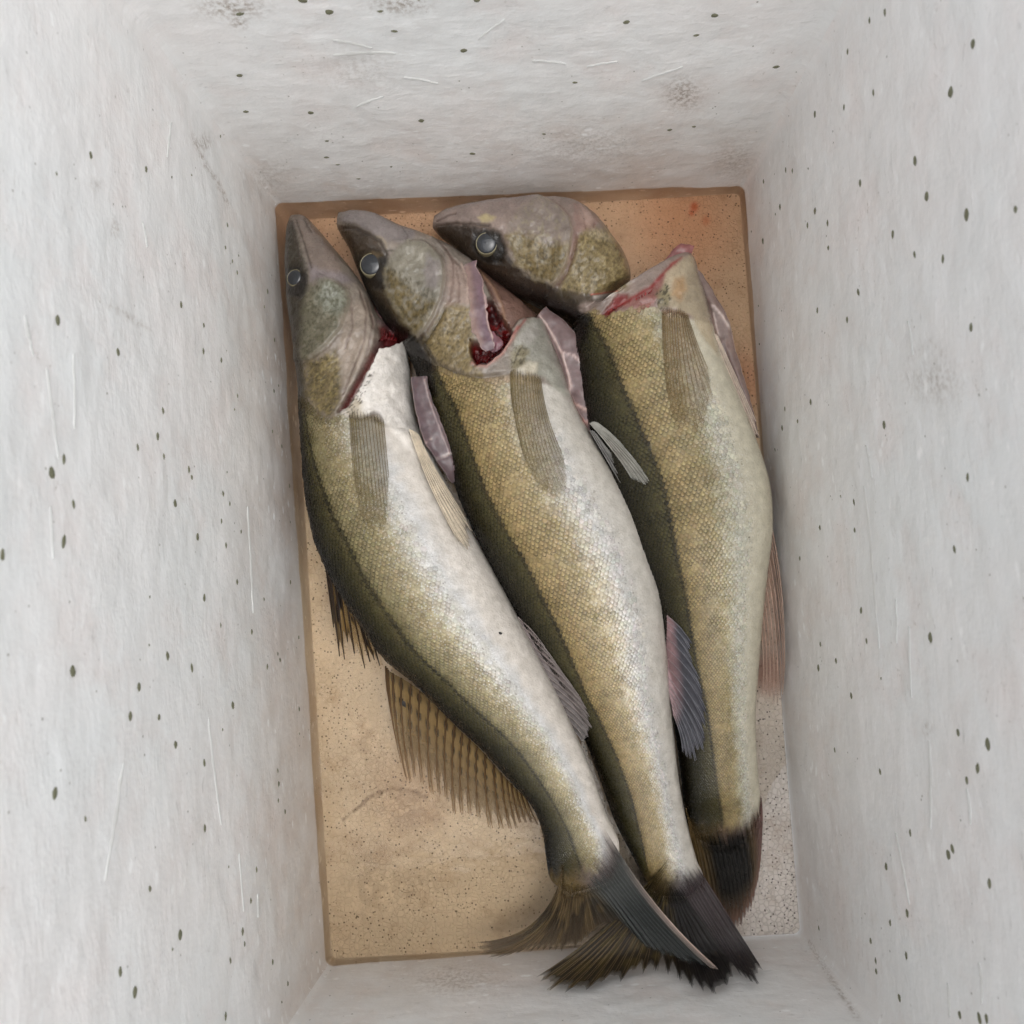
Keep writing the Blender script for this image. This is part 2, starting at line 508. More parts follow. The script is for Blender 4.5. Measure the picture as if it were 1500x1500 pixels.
for w in range(4):
    V = np.array([np.column_stack([rings[k][w], np.full(len(rings[k][w]), levels[k][0])]) for k in range(len(levels))])
    nl, npt = V.shape[:2]
    base = V[60]
    L = np.concatenate([[0], np.cumsum(np.linalg.norm(np.diff(base[:, :2], axis=0), axis=1))])
    up = np.concatenate([[0], np.cumsum([math.hypot(levels[k + 1][0] - levels[k][0], levels[k + 1][1] - levels[k][1]) for k in range(nl - 1)])])
    U, Vv = np.meshgrid(L + w * 1.7, up)
    nz = (fbm(U * 22, Vv * 26, 5 + w, 4) - 0.5) * 0.0022 + (fbm(U * 90, Vv * 160, 9 + w, 3) - 0.5) * 0.0007
    inner = (np.arange(nl) > 2) & (np.arange(nl) < 114)
    fade = np.minimum(np.minimum(np.arange(npt), npt - 1 - np.arange(npt)) / 6.0, 1.0)[None, :] * inner[:, None]
    V[..., 0] += NRM[w][0] * nz * fade
    V[..., 1] += NRM[w][1] * nz * fade
    Z = V[..., 2]
    stain = sstep(0.15, 0.0, Z) * (0.35 + 0.65 * fbm(U * 12, Vv * 12, 31, 3)) * (1.1 if w == 3 else .8 if w == 0 else .5)
    stain[inner == False] *= 0
    # residue below the waterline
    ca, cb_ = [WZ[q] for q in (('TL', 'TR'), ('TR', 'BR'), ('BR', 'BL'), ('BL', 'TL'))[w]]
    zw = ca + (cb_ - ca) * (L / L[-1])
    stain = np.where((Z < zw[None, :]) & (np.arange(nl) < 114)[:, None], 1.0, stain)
    wpx = proj(V.reshape(-1, 3))
    scuff = np.zeros(len(wpx))
    for (x, y, rx, ry, am) in SCUFFS:
        scuff = np.maximum(scuff, am * np.exp(-(((wpx[:, 0] - x) / rx) ** 2 + ((wpx[:, 1] - y) / ry) ** 2)))
    for (pl, wd, am) in SCUFF_LINES:
        scuff = np.maximum(scuff, am * np.exp(-(seg_dist(wpx, pl) / wd) ** 2))
    scuff = (scuff.reshape(Z.shape) * (np.arange(nl) < 114)[:, None])
    walls.append(obj("wall", make_mesh("wall", V.reshape(-1, 3), grid_quads(nl, npt)[:, ::-1], attrs=dict(stain=stain, scuff=scuff), uv=np.stack([U, Vv], -1)), M['wall'], box))
    walls[-1]["label"] = ["back foam wall beyond the fish heads", "right foam wall beside the belly of the rightmost fish",
                          "front foam wall under the tail fins", "left foam wall beside the leftmost fish"][w]

# floor: a grid clipped to the rounded ring
gx = np.linspace(0, 1, 280); gy = np.linspace(0, 1, 440)
GX, GY = np.meshgrid(gx, gy)
Cf = [ring_corner(i, 0.0008) for i in range(4)]
FP = (Cf[0] * ((1 - GX) * (1 - GY))[..., None] + Cf[1] * (GX * (1 - GY))[..., None] + Cf[2] * (GX * GY)[..., None] + Cf[3] * ((1 - GX) * GY)[..., None])
FV = np.concatenate([FP, np.zeros(FP.shape[:2] + (1,))], -1)
FV[..., 2] += -0.0004 + (fbm(GX * 14, GY * 22, 3, 3) - 0.5) * 0.0012
fpx = proj(FV.reshape(-1, 3))
fc = np.tile(lin((214, 205, 196)), (len(fpx), 1))
nz = fbm(fpx[:, 0] / 60, fpx[:, 1] / 60, 4, 4)
fc *= (0.86 + 0.28 * nz)[:, None]
dry = sstep(-0.001, 0.003, -(WZ['TL'] * (1 - GX) * (1 - GY) + WZ['TR'] * GX * (1 - GY) + WZ['BR'] * GX * GY + WZ['BL'] * (1 - GX) * GY)).ravel()
for (x, y, r, c, a) in [(1017, 303, 6, (190, 45, 25), .95), (1013, 312, 4, (190, 45, 25), .8), (1034, 323, 6, (185, 80, 40), .5), (1126, 985, 26, (170, 105, 85), .7),
                        (1000, 330, 70, (205, 150, 110), .5), (1085, 560, 40, (190, 120, 90), .5), (600, 1160, 60, (180, 150, 125), .4)]:
    m = np.exp(-(((fpx[:, 0] - x) / r) ** 2 + ((fpx[:, 1] - y) / (r * 1.2)) ** 2) ** 1.5) * a
    fc = fc * (1 - m[:, None]) + lin(c) * m[:, None]
tide = seg_dist(fpx, [(504, 1200), (524, 1183), (540, 1170), (556, 1161), (575, 1156), (600, 1158), (625, 1168)]) + (fbm(fpx[:, 0] / 6, fpx[:, 1] / 6, 55, 3) - .5) * 9
fm = (np.exp(-(tide / 2.6) ** 2) * .6)[:, None]
fc = fc * (1 - fm) + lin((96, 70, 48)) * fm
for (x, y, rx, ry, am) in [(610, 1185, 60, 45, .30), (540, 1300, 40, 60, .22), (540, 1090, 26, 40, .25), (620, 1290, 50, 40, .2)]:
    fm = (am * np.exp(-(((fpx[:, 0] - x) / rx) ** 2 + ((fpx[:, 1] - y) / ry) ** 2)) * sstep(.35, .6, fbm(fpx[:, 0] / 10, fpx[:, 1] / 10, 56, 4)))[:, None]
    fc = fc * (1 - fm) + lin((96, 70, 52)) * fm
floor = obj("floor", make_mesh("floor", FV.reshape(-1, 3), grid_quads(*GX.shape)[:, ::-1], cols=fc, attrs=dict(dry=dry)), M['floor'], box)
floor["label"] = "beaded foam floor of the box under the fish"
bo = np.array([[*ring_corner(i, THICK), -0.0242] for i in range(4)])
bt = np.array([[*ring_corner(i, 0.004), -0.0032] for i in range(4)])
obj("base", make_mesh("base", np.concatenate([bo, bt]), [[0, 1, 2, 3], [7, 6, 5, 4], [0, 4, 5, 1], [1, 5, 6, 2], [2, 6, 7, 3], [3, 7, 4, 0]], attrs=dict(stain=np.zeros(8), scuff=np.zeros(8)), smooth=False), M['wall'], box)

# pooled stained water, deepest in the back left corner, running out before the front right corner
wx = np.linspace(0, 1, 90)
WX, WY = np.meshgrid(wx, np.linspace(0, 1, 130))
WH = WZ['TL'] * (1 - WX) * (1 - WY) + WZ['TR'] * WX * (1 - WY) + WZ['BR'] * WX * WY + WZ['BL'] * (1 - WX) * WY
Cw = [ring_corner(i, 0.001) for i in range(4)]
for i, z in enumerate((WZ['TL'], WZ['TR'], 0, WZ['BL'])): Cw[i] = ring_corner(i, DRAFT * z + 0.0025)
WP = (Cw[0] * ((1 - WX) * (1 - WY))[..., None] + Cw[1] * (WX * (1 - WY))[..., None] + Cw[2] * (WX * WY)[..., None] + Cw[3] * ((1 - WX) * WY)[..., None])
WV = np.concatenate([WP, WH[..., None]], -1).reshape(-1, 3)
wp = proj(WV)
wn_ = fbm(wp[:, 0] / 120, wp[:, 1] / 120, 17, 3)
k1 = np.clip(sstep(820, 260, wp[:, 1]) * (0.7 + 0.6 * wn_), 0, 1)[:, None]
wc = np.array([0.93, 0.835, 0.69]) * (1 - k1) + np.array([0.885, 0.72, 0.58]) * k1
depth = sstep(0.0, 0.006, WV[:, 2])[:, None]
wc = 1 - (1 - wc) * (0.25 + 0.75 * depth)
water = obj("water", make_mesh("water", WV, grid_quads(*WX.shape)[:, ::-1], cols=wc), M['water'])
water["kind"] = "structure"
water["label"] = "shallow brownish stained water pooled on the box floor"

# ------------------------------------------------------------------ marks on the walls
VENTS = [(220,58,2),(130,228,3),(211,248,3),(318,200,1),(248,260,0),(277,257,0),(330,330,1),(327,363,1),(337,383,1),(344,400,1),(389,427,2),(384,450,1),(262,447,2),(295,477,1),(81,469,3),(346,375,0),
(78,255,0),(295,515,3),(321,528,2),(171,516,2),(399,498,1),(400,573,1),(406,565,0),(346,580,1),(341,600,0),(236,602,2),(229,639,4),(199,656,3),(237,669,2),(93,673,3),(75,693,4),(275,688,2),(279,699,1),(331,692,0),(325,723,2),
(398,632,1),(411,654,1),(423,712,1),(107,738,2),(254,738,2),(334,738,1),(92,794,5),(1,813,4),(321,764,2),(350,779,1),(287,787,2),(327,799,2),(344,853,2),(297,876,3),(385,878,1),(423,853,1),(424,765,0),
(320,916,1),(367,926,1),(436,934,1),(244,961,3),(279,978,4),(104,984,3),(201,1006,2),(390,977,2),(405,958,1),(408,967,1),(338,1033,2),(217,875,0),(217,945,0),(188,1050,2),(232,1051,1),(256,1091,2),(324,1069,0),(298,1118,2),
(300,1213,2),(77,1163,3),(123,1200,1),(406,1129,1),(408,1148,1),(407,1173,1),(417,1189,1),(436,1039,1),(438,1075,0),(373,1274,2),(334,1270,0),(364,1320,1),(264,1369,4),(353,1365,2),(356,1383,1),(336,1407,3),(398,1409,2),
(177,1424,3),(198,1453,4),(331,1489,3),(421,1441,1),(412,1468,0),(464,1395,0),(253,1391,0),(218,1302,1),
(443,2,3),(482,18,3),(557,18,2),(578,47,3),(679,76,2),(351,111,3),(360,163,2),(455,166,2),(617,177,2),(479,207,1),(478,231,2),(495,241,1),(525,262,1),(692,226,2),(573,245,0),(797,199,1),(842,123,1),(918,35,2),(1020,55,2),
(1047,25,2),(981,192,2),(1017,188,1),(351,20,3),(699,1,2),(1137,101,3),
(1297,18,3),(1274,30,2),(1242,76,2),(1426,64,3),(1279,136,2),(1237,157,2),(1194,167,2),(1392,135,4),(1340,236,3),(1259,268,2),(1356,288,3),(1416,314,4),(1307,343,3),(1340,373,3),(1380,380,3),(1194,309,2),(1212,327,3),
(1183,330,2),(1213,363,1),(1258,428,3),(1196,455,2),(1241,468,2),(1421,480,3),(1151,249,2),(1161,250,2),(1185,247,0),(1119,266,1),(1143,303,2),(1137,314,0),(1101,339,0),(1118,353,2),(1111,448,0),(1488,307,1),
(1113,504,0),(1188,589,2),(1149,599,2),(1168,617,1),(1145,627,2),(1135,659,1),(1294,622,3),(1249,736,2),(1416,699,3),(1230,727,0),(1200,773,1),(1250,777,1),(1170,818,1),(1396,805,3),(1260,894,3),(1268,939,2),(1361,934,4),
(1200,944,1),(1223,968,2),(1197,979,2),(1245,1019,2),(1289,994,0),(1220,1099,1),(1287,1131,2),(1401,1073,2),(1447,1091,4),(1432,1125,3),(1415,1143,3),(1333,1220,3),(1296,1270,3),(1388,1252,3),(1394,1244,2),(1447,1294,4),
(1328,1338,2),(1302,1352,2),(1273,1379,2),(1326,1400,2),(1280,1408,2),(1280,1423,1),(1315,1462,2),(1404,1487,2),(1433,1493,4),(1443,1492,3),(1197,1360,1)]
def vent_mesh(k):
    r = random.Random(k)
    n = 10
    vs_ = [(0, 0, 0.00022)]
    for ringr, h in ((0.62, 0.0002), (1.0, -0.0001)):
        for i in range(n):
            a = 2 * math.pi * i / n
            q = ringr * (1 + r.uniform(-.16, .16))
            vs_.append((q * math.cos(a), q * math.sin(a), h))
    t = [(0, 1 + i, 1 + (i + 1) % n) for i in range(n)]
    q = [(1 + i, 1 + n + i, 1 + n + (i + 1) % n, 1 + (i + 1) % n) for i in range(n)]
    me = make_mesh("vent_mark", vs_, quads=q, tris=t)
    me.materials.append(M['vent'])
    return me
VM = [vent_mesh(k) for k in range(6)]
from mathutils.bvhtree import BVHTree
WBVH = [BVHTree.FromPolygons([v.co[:] for v in o.data.vertices], [p.vertices[:] for p in o.data.polygons]) for o in walls]
def on_wall(w, p, n):
    h = WBVH[w].ray_cast(Vector(p) + n * .02, -n, .05)
    return h[0] if h[0] is not None else Vector(p)
def wall_frame(w):
    d = C0[(w + 1) % 4] - C0[w]; d /= np.linalg.norm(d)
    u = Vector((d[0], d[1], 0))
    n = Vector((-NRM[w][0], -NRM[w][1], DRAFT)).normalized()
    return u, n.cross(u), n
for i, (px, py, s) in enumerate(VENTS):
    P, w = wall_point(px, py)
    if w < 0: continue
    u, v, n = wall_frame(w)
    o = bpy.data.objects.new("vent_mark", VM[i % 6]); COL.objects.link(o); o.parent = walls[w]
    P = on_wall(w, P, n)
    ru = (0.0007, 0.0013, 0.0017, 0.0019, 0.0022, 0.0026)[s] * random.uniform(.85, 1.15)
    rv = ru * random.uniform(.45, 0.85)
    tilt = random.uniform(-.25, .25)
    a, b = u * math.cos(tilt) + v * math.sin(tilt), v * math.cos(tilt) - u * math.sin(tilt)
    o.matrix_world = Matrix(((a.x * ru, b.x * rv, n.x, P[0] + n.x * 2e-4), (a.y * ru, b.y * rv, n.y, P[1] + n.y * 2e-4), (a.z * ru, b.z * rv, n.z, P[2] + n.z * 2e-4), (0, 0, 0, 1)))

SCR = [(66,540,84,672,5),(104,518,108,628,3),(72,742,77,818,3),(361,742,369,898,6),(302,1052,323,1208,4),(179,1118,153,1290,5),(32,462,46,522,5),(1269,652,1278,700,4),(1266,712,1287,950,6),(1330,918,1333,1022,2.5),
       (1312,878,1313,942,2),(1415,1155,1420,1208,4),(1357,1085,1362,1215,5),(1311,1220,1331,1325,4),(488,60,545,72,5),(488,82,580,80,7),(592,114,642,122,2.5),(520,158,562,142,3),(246,180,240,230,4),(205,325,212,362,3),
       (780,92,830,96,2.5),(860,100,905,92,2.5),(1386,1440,1390,1490,4),(1432,1410,1437,1470,4),(1330,470,1336,520,3),(348,1250,354,1335,2),(374,1310,376,1345,3),(700,60,740,30,2),(940,120,1000,100,2)]
for (x1, y1, x2, y2, wd) in SCR:
    A, w = wall_point(x1, y1); B, w2 = wall_point(x2, y2)
    if w < 0 or w != w2: continue
    u, v, n = wall_frame(w)
    A, B = Vector(A), Vector(B)
    d = (B - A); ln = d.length; d.normalize(); sd = n.cross(d)
    vs_, k = [], 13
    for i in range(k):
        t = i / (k - 1)
        hw = wd * 0.00038 * (math.sin(math.pi * t ** 0.7) ** 0.8 + 0.05) * random.uniform(.55, 1.35)
        c = on_wall(w, A.lerp(B, t), n) + sd * random.uniform(-.0003, .0003) + sd * math.sin(t * 3) * wd * 1.2e-4 + n * 0.0004
        vs_ += [c - sd * hw - n * 0.0007, c + n * 0.0003, c + sd * hw - n * 0.0007]
    o = obj("scratch", make_mesh("scratch", [tuple(p) for p in vs_], grid_quads(k, 3)), M['scratch'], walls[w])

# ------------------------------------------------------------------ fish
class Paint:
    """pigment and relief laid on a fish body by tracing"""
    def __init__(s, P, col):
        s.P, s.c, s.dz = P, col, np.zeros(len(P))
        s.spk = np.zeros(len(P)); s.sil = np.zeros(len(P)); s.scl = np.zeros(len(P))
    def _mask(s, poly, soft, closed):
        poly = np.asarray(poly, float)
        lo, hi = poly.min(0) - 3 * soft - 2, poly.max(0) + 3 * soft + 2
        ix = np.where(((s.P >= lo) & (s.P <= hi)).all(1))[0]
        return ix, seg_dist(s.P[ix], poly, closed)
    def area(s, poly, col=None, soft=4, a=1.0, dz=0.0, rough=0.0, seed=0, spk=None, sil=None, scl=None):
        ix, d = s._mask(poly, soft, True)
        if len(ix) == 0: return
        P = s.P[ix]
        d = np.where(inside(P, poly), d, -d)
        if rough: d = d + (fbm(P[:, 0] / 5, P[:, 1] / 5, seed, 3) - .5) * 2 * rough
        m = sstep(-soft, soft, d) * a
        if col is not None: s.c[ix] = s.c[ix] * (1 - m[:, None]) + lin(col) * m[:, None]
        if dz: s.dz[ix] += dz * m
        for nm, v in (("spk", spk), ("sil", sil), ("scl", scl)):
            if v is not None:
                arr = getattr(s, nm); arr[ix] = arr[ix] * (1 - m) + v * m
    def line(s, poly, col=None, w=2.0, a=1.0, dz=0.0, wob=0.0, seed=0):
        ix, d = s._mask(poly, w + wob, False)
        if len(ix) == 0: return
        P = s.P[ix]
        if wob: d = np.abs(d + (fbm(P[:, 0] / 6, P[:, 1] / 6, seed, 3) - .5) * 2 * wob)
        m = np.exp(-(d / w) ** 2)
        if col is not None: s.c[ix] = s.c[ix] * (1 - m[:, None] * a) + lin(col) * m[:, None] * a
        s.dz[ix] += dz * m
    def step(s, poly, h, w=2.0, reach=30.0):
        """raised plate: left side of the traced line stands h proud, fading over reach"""
        ix, d = s._mask(poly, reach, False)
        if len(ix) == 0: return
        P = s.P[ix]; poly = np.asarray(poly, float)
        best = np.full(len(P), 1e9); side = np.zeros(len(P))
        for i in range(len(poly) - 1):
            a, b = poly[i], poly[i + 1]; ab = b - a
            t = np.clip(((P - a) @ ab) / (ab @ ab), 0, 1)
            q = P - a - t[:, None] * ab; dd = np.hypot(q[:, 0], q[:, 1])
            cr = ab[0] * q[:, 1] - ab[1] * q[:, 0]
            up = dd < best
            best = np.where(up, dd, best); side = np.where(up, np.sign(cr), side)
        sd = best * side
        s.dz[ix] += h * sstep(-w, w, sd) * sstep(reach, reach * .3, best)
    def mottle(s, poly, col, size=6, lo=.5, hi=.62, a=.7, soft=6, seed=0):
        ix, d = s._mask(poly, soft, True)
        P = s.P[ix]; d = np.where(inside(P, poly), d, -d)
        m = sstep(-soft, soft, d) * sstep(lo, hi, fbm(P[:, 0] / size, P[:, 1] / size, seed, 4)) * a
        s.c[ix] = s.c[ix] * (1 - m[:, None]) + lin(col) * m[:, None]

def ramp_cols(x, stops):
    ps = np.array([p for p, _ in stops]); cs = np.array([lin(c) for _, c in stops])
    return np.stack([np.interp(x, ps, cs[:, k]) for k in range(3)], -1)

class Fish: pass

def build_fish(root, stations, lateral, back, flank, front_line, painter, step_px=1.7, nt=120, sharp=0.02, nrows=47, belly_fade=(0.55, 0.72), seed=0, tail_cols=((100, 82, 48), (110, 98, 96)), tail_mix=.9, lat_shift=.024):
    S = np.array(stations, float)                            # dx dy vx vy zc h
    mid = (S[:, :2] + S[:, 2:4]) / 2
    ch = np.maximum(np.linalg.norm(np.diff(S[:, :2], axis=0), axis=1), np.linalg.norm(np.diff(S[:, 2:4], axis=0), axis=1))
    par = np.concatenate([[0], np.cumsum(np.maximum(ch, 4))])
    ns = int(par[-1] / step_px)
    u = np.linspace(0, par[-1], ns)
    K = catmull(S, par, u)
    nb = 36
    jt = np.linspace(0, 1, nt + 1)
    th = math.pi * (0.72 * jt + 0.28 * (jt - np.sin(2 * math.pi * jt) / (2 * math.pi)))
    th = math.pi * jt
    t = (1 - np.cos(th)) / 2
    D = at(K[:, 0], K[:, 1], K[:, 4]); V = at(K[:, 2], K[:, 3], K[:, 4])
    top = D[:, None, :] * (1 - t)[None, :, None] + V[:, None, :] * t[None, :, None]
    prof = (4 * t * (1 - t)) ** 0.46
    # the far side settles on the floor or on the neighbour; the near side is the full flank
    top[..., 2] += K[:, 5][:, None] * prof[None, :]
    thb = math.pi * np.linspace(1, 0, nb + 1)[1:-1]
    tb = (1 - np.cos(thb)) / 2
    bot = D[:, None, :] * (1 - tb)[None, :, None] + V[:, None, :] * tb[None, :, None]
    hb = np.minimum(K[:, 5], K[:, 4] - 0.001)
    bot[..., 2] -= hb[:, None] * ((4 * tb * (1 - tb)) ** 0.42)[None, :]
    P = proj(top.reshape(-1, 3))
    # lateral line position across the flank at each station
    L = np.asarray(lateral, float)
    lw = at(L[:, 0], L[:, 1], 0.045)[:, :2]
    tl = np.zeros(len(L)); ul = np.zeros(len(L))
    topP = P.reshape(ns, nt + 1, 2)
    for i, q in enumerate(L):
        k = np.argmin(((topP - q) ** 2).sum(-1)); ul[i] = u[k // (nt + 1)]; tl[i] = k % (nt + 1) / nt
    o_ = np.argsort(ul)
    TL = np.interp(u, ul[o_], tl[o_])                        # in j units (0..1 around the visible half)
    ker = np.hanning(41); ker /= ker.sum()
    TL = np.convolve(np.pad(TL, 20, mode='edge'), ker, 'valid') - lat_shift
    J = np.broadcast_to(jt[None, :], (ns, nt + 1))
    TLg = TL[:, None]
    wob = (fbm(P[:, 0] / 9, P[:, 1] / 9, seed, 3).reshape(ns, nt + 1) - .5) * 0.03
    a = np.clip((J - TLg) / (1 - TLg), 0, 1); b = np.clip(J / np.maximum(TLg, .02), 0, 1)
    a2 = np.clip(a + (fbm(P[:, 0] / 14, P[:, 1] / 14, seed + 5, 4).reshape(ns, nt + 1) - .5) * 0.11, 0, 1)
    cf = ramp_cols(a2.ravel(), flank); cb = ramp_cols(b.ravel(), back)
    m = sstep(-sharp, sharp, (J - TLg + wob * (0.25 if sharp < .03 else 1.0))).ravel()[:, None]
    col = cb * (1 - m) + cf * m
    mot = fbm(P[:, 0] / 7, P[:, 1] / 7, seed + 2, 4)
    col *= (0.90 + 0.20 * mot)[:, None]
    blot = sstep(.54, .70, fbm(P[:, 0] / 26, P[:, 1] / 20, seed + 3, 4)) * sstep(.75, .2, a.ravel())
    col *= (1 - 0.15 * blot)[:, None]
    ll = np.exp(-((J - TLg) / 0.010) ** 2).ravel()[:, None]
    col = col * (1 - 0.9 * ll) + lin((24, 22, 12)) * 0.9 * ll
    pt = Paint(P, col)
    fx = np.asarray(front_line, float)
    yl = np.interp(P[:, 0], fx[:, 0], fx[:, 1])
    trunk = sstep(-3, 4, P[:, 1] - yl)
    pt.scl = trunk * (1 - sstep(belly_fade[0], belly_fade[1], a.ravel() + (mot - .5) * .2))
    pt.spk = trunk * (0.6 + 0.3 * (1 - m[:, 0])) * (1 - sstep(belly_fade[0] + .08, belly_fade[1] + .04, a.ravel()))
    sb = a.ravel()
    pt.sil = trunk * np.exp(-((sb - (belly_fade[0] + .02)) / .17) ** 2) * 0.9
    pt.dz += (1 - trunk) * ((fbm(P[:, 0] / 15, P[:, 1] / 15, seed + 60, 3) - .5) * .0022 + (fbm(P[:, 0] / 4.5, P[:, 1] / 4.5, seed + 61, 2) - .5) * .0005)
    painter(pt, u, a, trunk)
    hd = (1 - trunk)
    pt.c *= (1 - .33 * hd)[:, None]
    pt.c *= (1 + hd * (fbm(P[:, 0] / 3.2, P[:, 1] / 3.2, seed + 62, 3) - .5) * .22 + hd * (fbm(P[:, 0] / 22, P[:, 1] / 22, seed + 63, 3) - .5) * .5)[:, None]
    pt.spk = np.maximum(pt.spk, hd * .15)
    ue = np.repeat(u, nt + 1)
    tm = sstep(par[-1] - 62, par[-1] - 22, ue + (fbm(P[:, 0] / 4, P[:, 1] / 14, seed + 8, 3) - .5) * 30)[:, None] * tail_mix
    tcol = lin(tail_cols[0]) * (1 - sstep(.35, .6, J.ravel()))[:, None] + lin(tail_cols[1]) * sstep(.35, .6, J.ravel())[:, None]
    pt.c = pt.c * (1 - tm) + tcol * tm
    pt.c *= (1 - .14 * trunk)[:, None]
    pt.scl *= 1 - tm[:, 0]
    pt.sil *= 1 - tm[:, 0]
    top[..., 2] += pt.dz.reshape(ns, nt + 1)
    bc = np.broadcast_to((lin((46, 38, 22)) * (1 - sstep(.25, .6, tb))[:, None] + lin((190, 180, 165)) * sstep(.25, .6, tb)[:, None])[None], (ns, nb - 1, 3)).reshape(-1, 3)
    W = np.concatenate([top, bot], 1)
    C = np.concatenate([pt.c.reshape(ns, nt + 1, 3), bc.reshape(ns, nb - 1, 3)], 1)
    Zb = np.zeros((ns, nb - 1))
    spk = np.concatenate([pt.spk.reshape(ns, -1), Zb], 1); sil = np.concatenate([pt.sil.reshape(ns, -1), Zb], 1)
    mm = W.shape[1]
    q = grid_quads(ns, mm, True)
    verts = W.reshape(-1, 3)
    c0 = W[0].mean(0); c1 = W[-1].mean(0)
    verts = np.concatenate([verts, [c0, c1]])
    n0 = ns * mm
    j = np.arange(mm)
    tris = np.concatenate([np.stack([np.full(mm, n0), (j + 1) % mm, j], 1), np.stack([np.full(mm, n0 + 1), n0 - mm + j, n0 - mm + (j + 1) % mm], 1)])
    # orientation: near-side faces look up
    f = q[(ns // 2) * mm + nt // 2]
    nn = np.cross(verts[f[1]] - verts[f[0]], verts[f[2]] - verts[f[0]])
    if nn[2] < 0: q = q[:, ::-1]; tris = tris[:, ::-1]
    cols = np.concatenate([C.reshape(-1, 3), [C[0, 0], C[-1, 0]]])
    body = obj("body", make_mesh("body", verts, q, tris, cols, dict(spk=np.append(spk.ravel(), [0, 0]), sil=np.append(sil.ravel(), [0, 0]), wet=np.append(np.concatenate([(1 - trunk).reshape(ns, -1), Zb], 1).ravel(), [0, 0]))), M['skin'], root)
    F = Fish()
    F.top, F.P, F.u, F.root, F.body = top, P, u, root, body
    kd = kdtree.KDTree(len(P[::3]))
    tz = top.reshape(-1, 3)[::3]
    for i, (p, z) in enumerate(zip(proj(tz), tz[:, 2])): kd.insert((p[0], p[1], 0), i)
    kd.balance()
    F.kd, F.tz = kd, tz
    F.tz0 = tz[:, 2] - pt.dz[::3]
    # ---- scales: overlapping plates, rows run along the body and shrink towards the tail
    gc, gs, gsil = pt.c.reshape(ns, nt + 1, 3), pt.scl.reshape(ns, nt + 1), pt.sil.reshape(ns, nt + 1)
    Wd = np.linalg.norm(V - D, axis=1)
    sarc = np.concatenate([[0], np.cumsum(np.linalg.norm(np.diff(top[:, nt // 2], axis=0), axis=1))])
    rowpos = []
    x = 0.0
    while x < sarc[-1]:
        rowpos.append(x); x += max(np.interp(x, sarc, Wd), .02) * 1.25 / nrows * 0.88
    si = np.interp(rowpos, sarc, np.arange(ns))
    jj = np.arange(2, nrows - 1)
    SI, JJ = np.meshgrid(si, jj + 0.0, indexing='ij')
    JJ = JJ + 0.5 * (np.arange(len(si)) % 2)[:, None]
    rg = np.random.default_rng(seed + 40)
    SI = SI + rg.normal(0, .28, SI.shape); JJ = JJ + rg.normal(0, .055, JJ.shape)
    fi = np.clip(SI, 1, ns - 2.01).ravel(); fj = np.clip(JJ / nrows * nt, 1, nt - 1.01).ravel()
    def samp(G, i, j):
        i0, j0 = np.floor(i).astype(int), np.floor(j).astype(int); di, dj = (i - i0), (j - j0)
        if G.ndim == 3: di, dj = di[:, None], dj[:, None]
        return (G[i0, j0] * (1 - di) + G[i0 + 1, j0] * di) * (1 - dj) + (G[i0, j0 + 1] * (1 - di) + G[i0 + 1, j0 + 1] * di) * dj
    vis = samp(gs, fi, fj)
    pq = np.stack([fi * step_px, fj * 1.3], 1)
    lost = fbm(pq[:, 0] / 16, pq[:, 1] / 16, seed + 90, 3)
    vis = vis * (0.55 + .45 * sstep(.34, .48, lost))
    keep = vis > rg.uniform(.25, .6, len(vis))
    fi, fj, vis = fi[keep], fj[keep], vis[keep]
    c0 = samp(top, fi, fj)
    T = samp(top, np.minimum(fi + 1.0, ns - 1.02), fj) - samp(top, fi - 1.0, fj); T /= np.linalg.norm(T, axis=1)[:, None] + 1e-12
    B = samp(top, fi, np.minimum(fj + 1.0, nt - .02)) - samp(top, fi, fj - 1.0)
    bl = np.linalg.norm(B, axis=1)[:, None] / 2 * nt / nrows
    B /= np.linalg.norm(B, axis=1)[:, None] + 1e-12
    N = np.cross(T, B); N *= np.sign(N[:, 2:3] + 1e-9); N /= np.linalg.norm(N, axis=1)[:, None] + 1e-12
    wloc = np.interp(fi, np.arange(ns), Wd)[:, None]
    sw = np.clip(bl, .0004, wloc * 1.25 * 1.6 / nrows) * 0.60                 # half width
    sl = wloc * 1.25 / nrows * 0.85                                            # half length
    lift = (0.00014 + 0.00046 * vis[:, None]) * np.clip(wloc / .075, .4, 1.1) * rg.uniform(.7, 1.35, (len(vis), 1))
    tmpl = [(-1.0, -.8, -.6), (-1.0, .8, -.6), (0.0, -1.0, .0), (0.0, 0.0, .75), (0.0, 1.0, .0), (.62, -.78, .55), (.70, 0.0, 1.0), (.62, .78, .55), (1.0, -.38, .8), (1.12, 0.0, .9), (1.0, .38, .8)]
    tq = [(0, 2, 3, 1), (1, 3, 4, 4), (2, 5, 6, 3), (3, 6, 7, 4), (5, 8, 9, 6), (6, 9, 10, 7)]
    ttri = [(0, 2, 3), (0, 3, 1), (1, 3, 4), (2, 5, 3), (5, 6, 3), (3, 6, 7), (3, 7, 4), (5, 8, 6), (8, 9, 6), (6, 9, 10), (6, 10, 7)]
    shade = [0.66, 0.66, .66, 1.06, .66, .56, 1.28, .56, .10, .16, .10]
    cc = samp(gc, fi, fj) * rg.uniform(.86, 1.16, (len(fi), 1)) * rg.uniform(.97, 1.03, (len(fi), 3)) * (1 + .12 * samp(gsil, fi, fj))[:, None]
    ss = samp(gsil, fi, fj)
    n_s, kk = len(fi), len(tmpl)
    SV = np.zeros((n_s, kk, 3)); SC = np.zeros((n_s, kk, 3))
    rim = 1 - (1 - np.array(shade))[None, :] * (np.clip(vis, 0, 1) ** 1.5 * (1 - .75 * np.clip(ss, 0, 1)) * rg.uniform(.75, 1.15, len(vis)) + .05)[:, None]
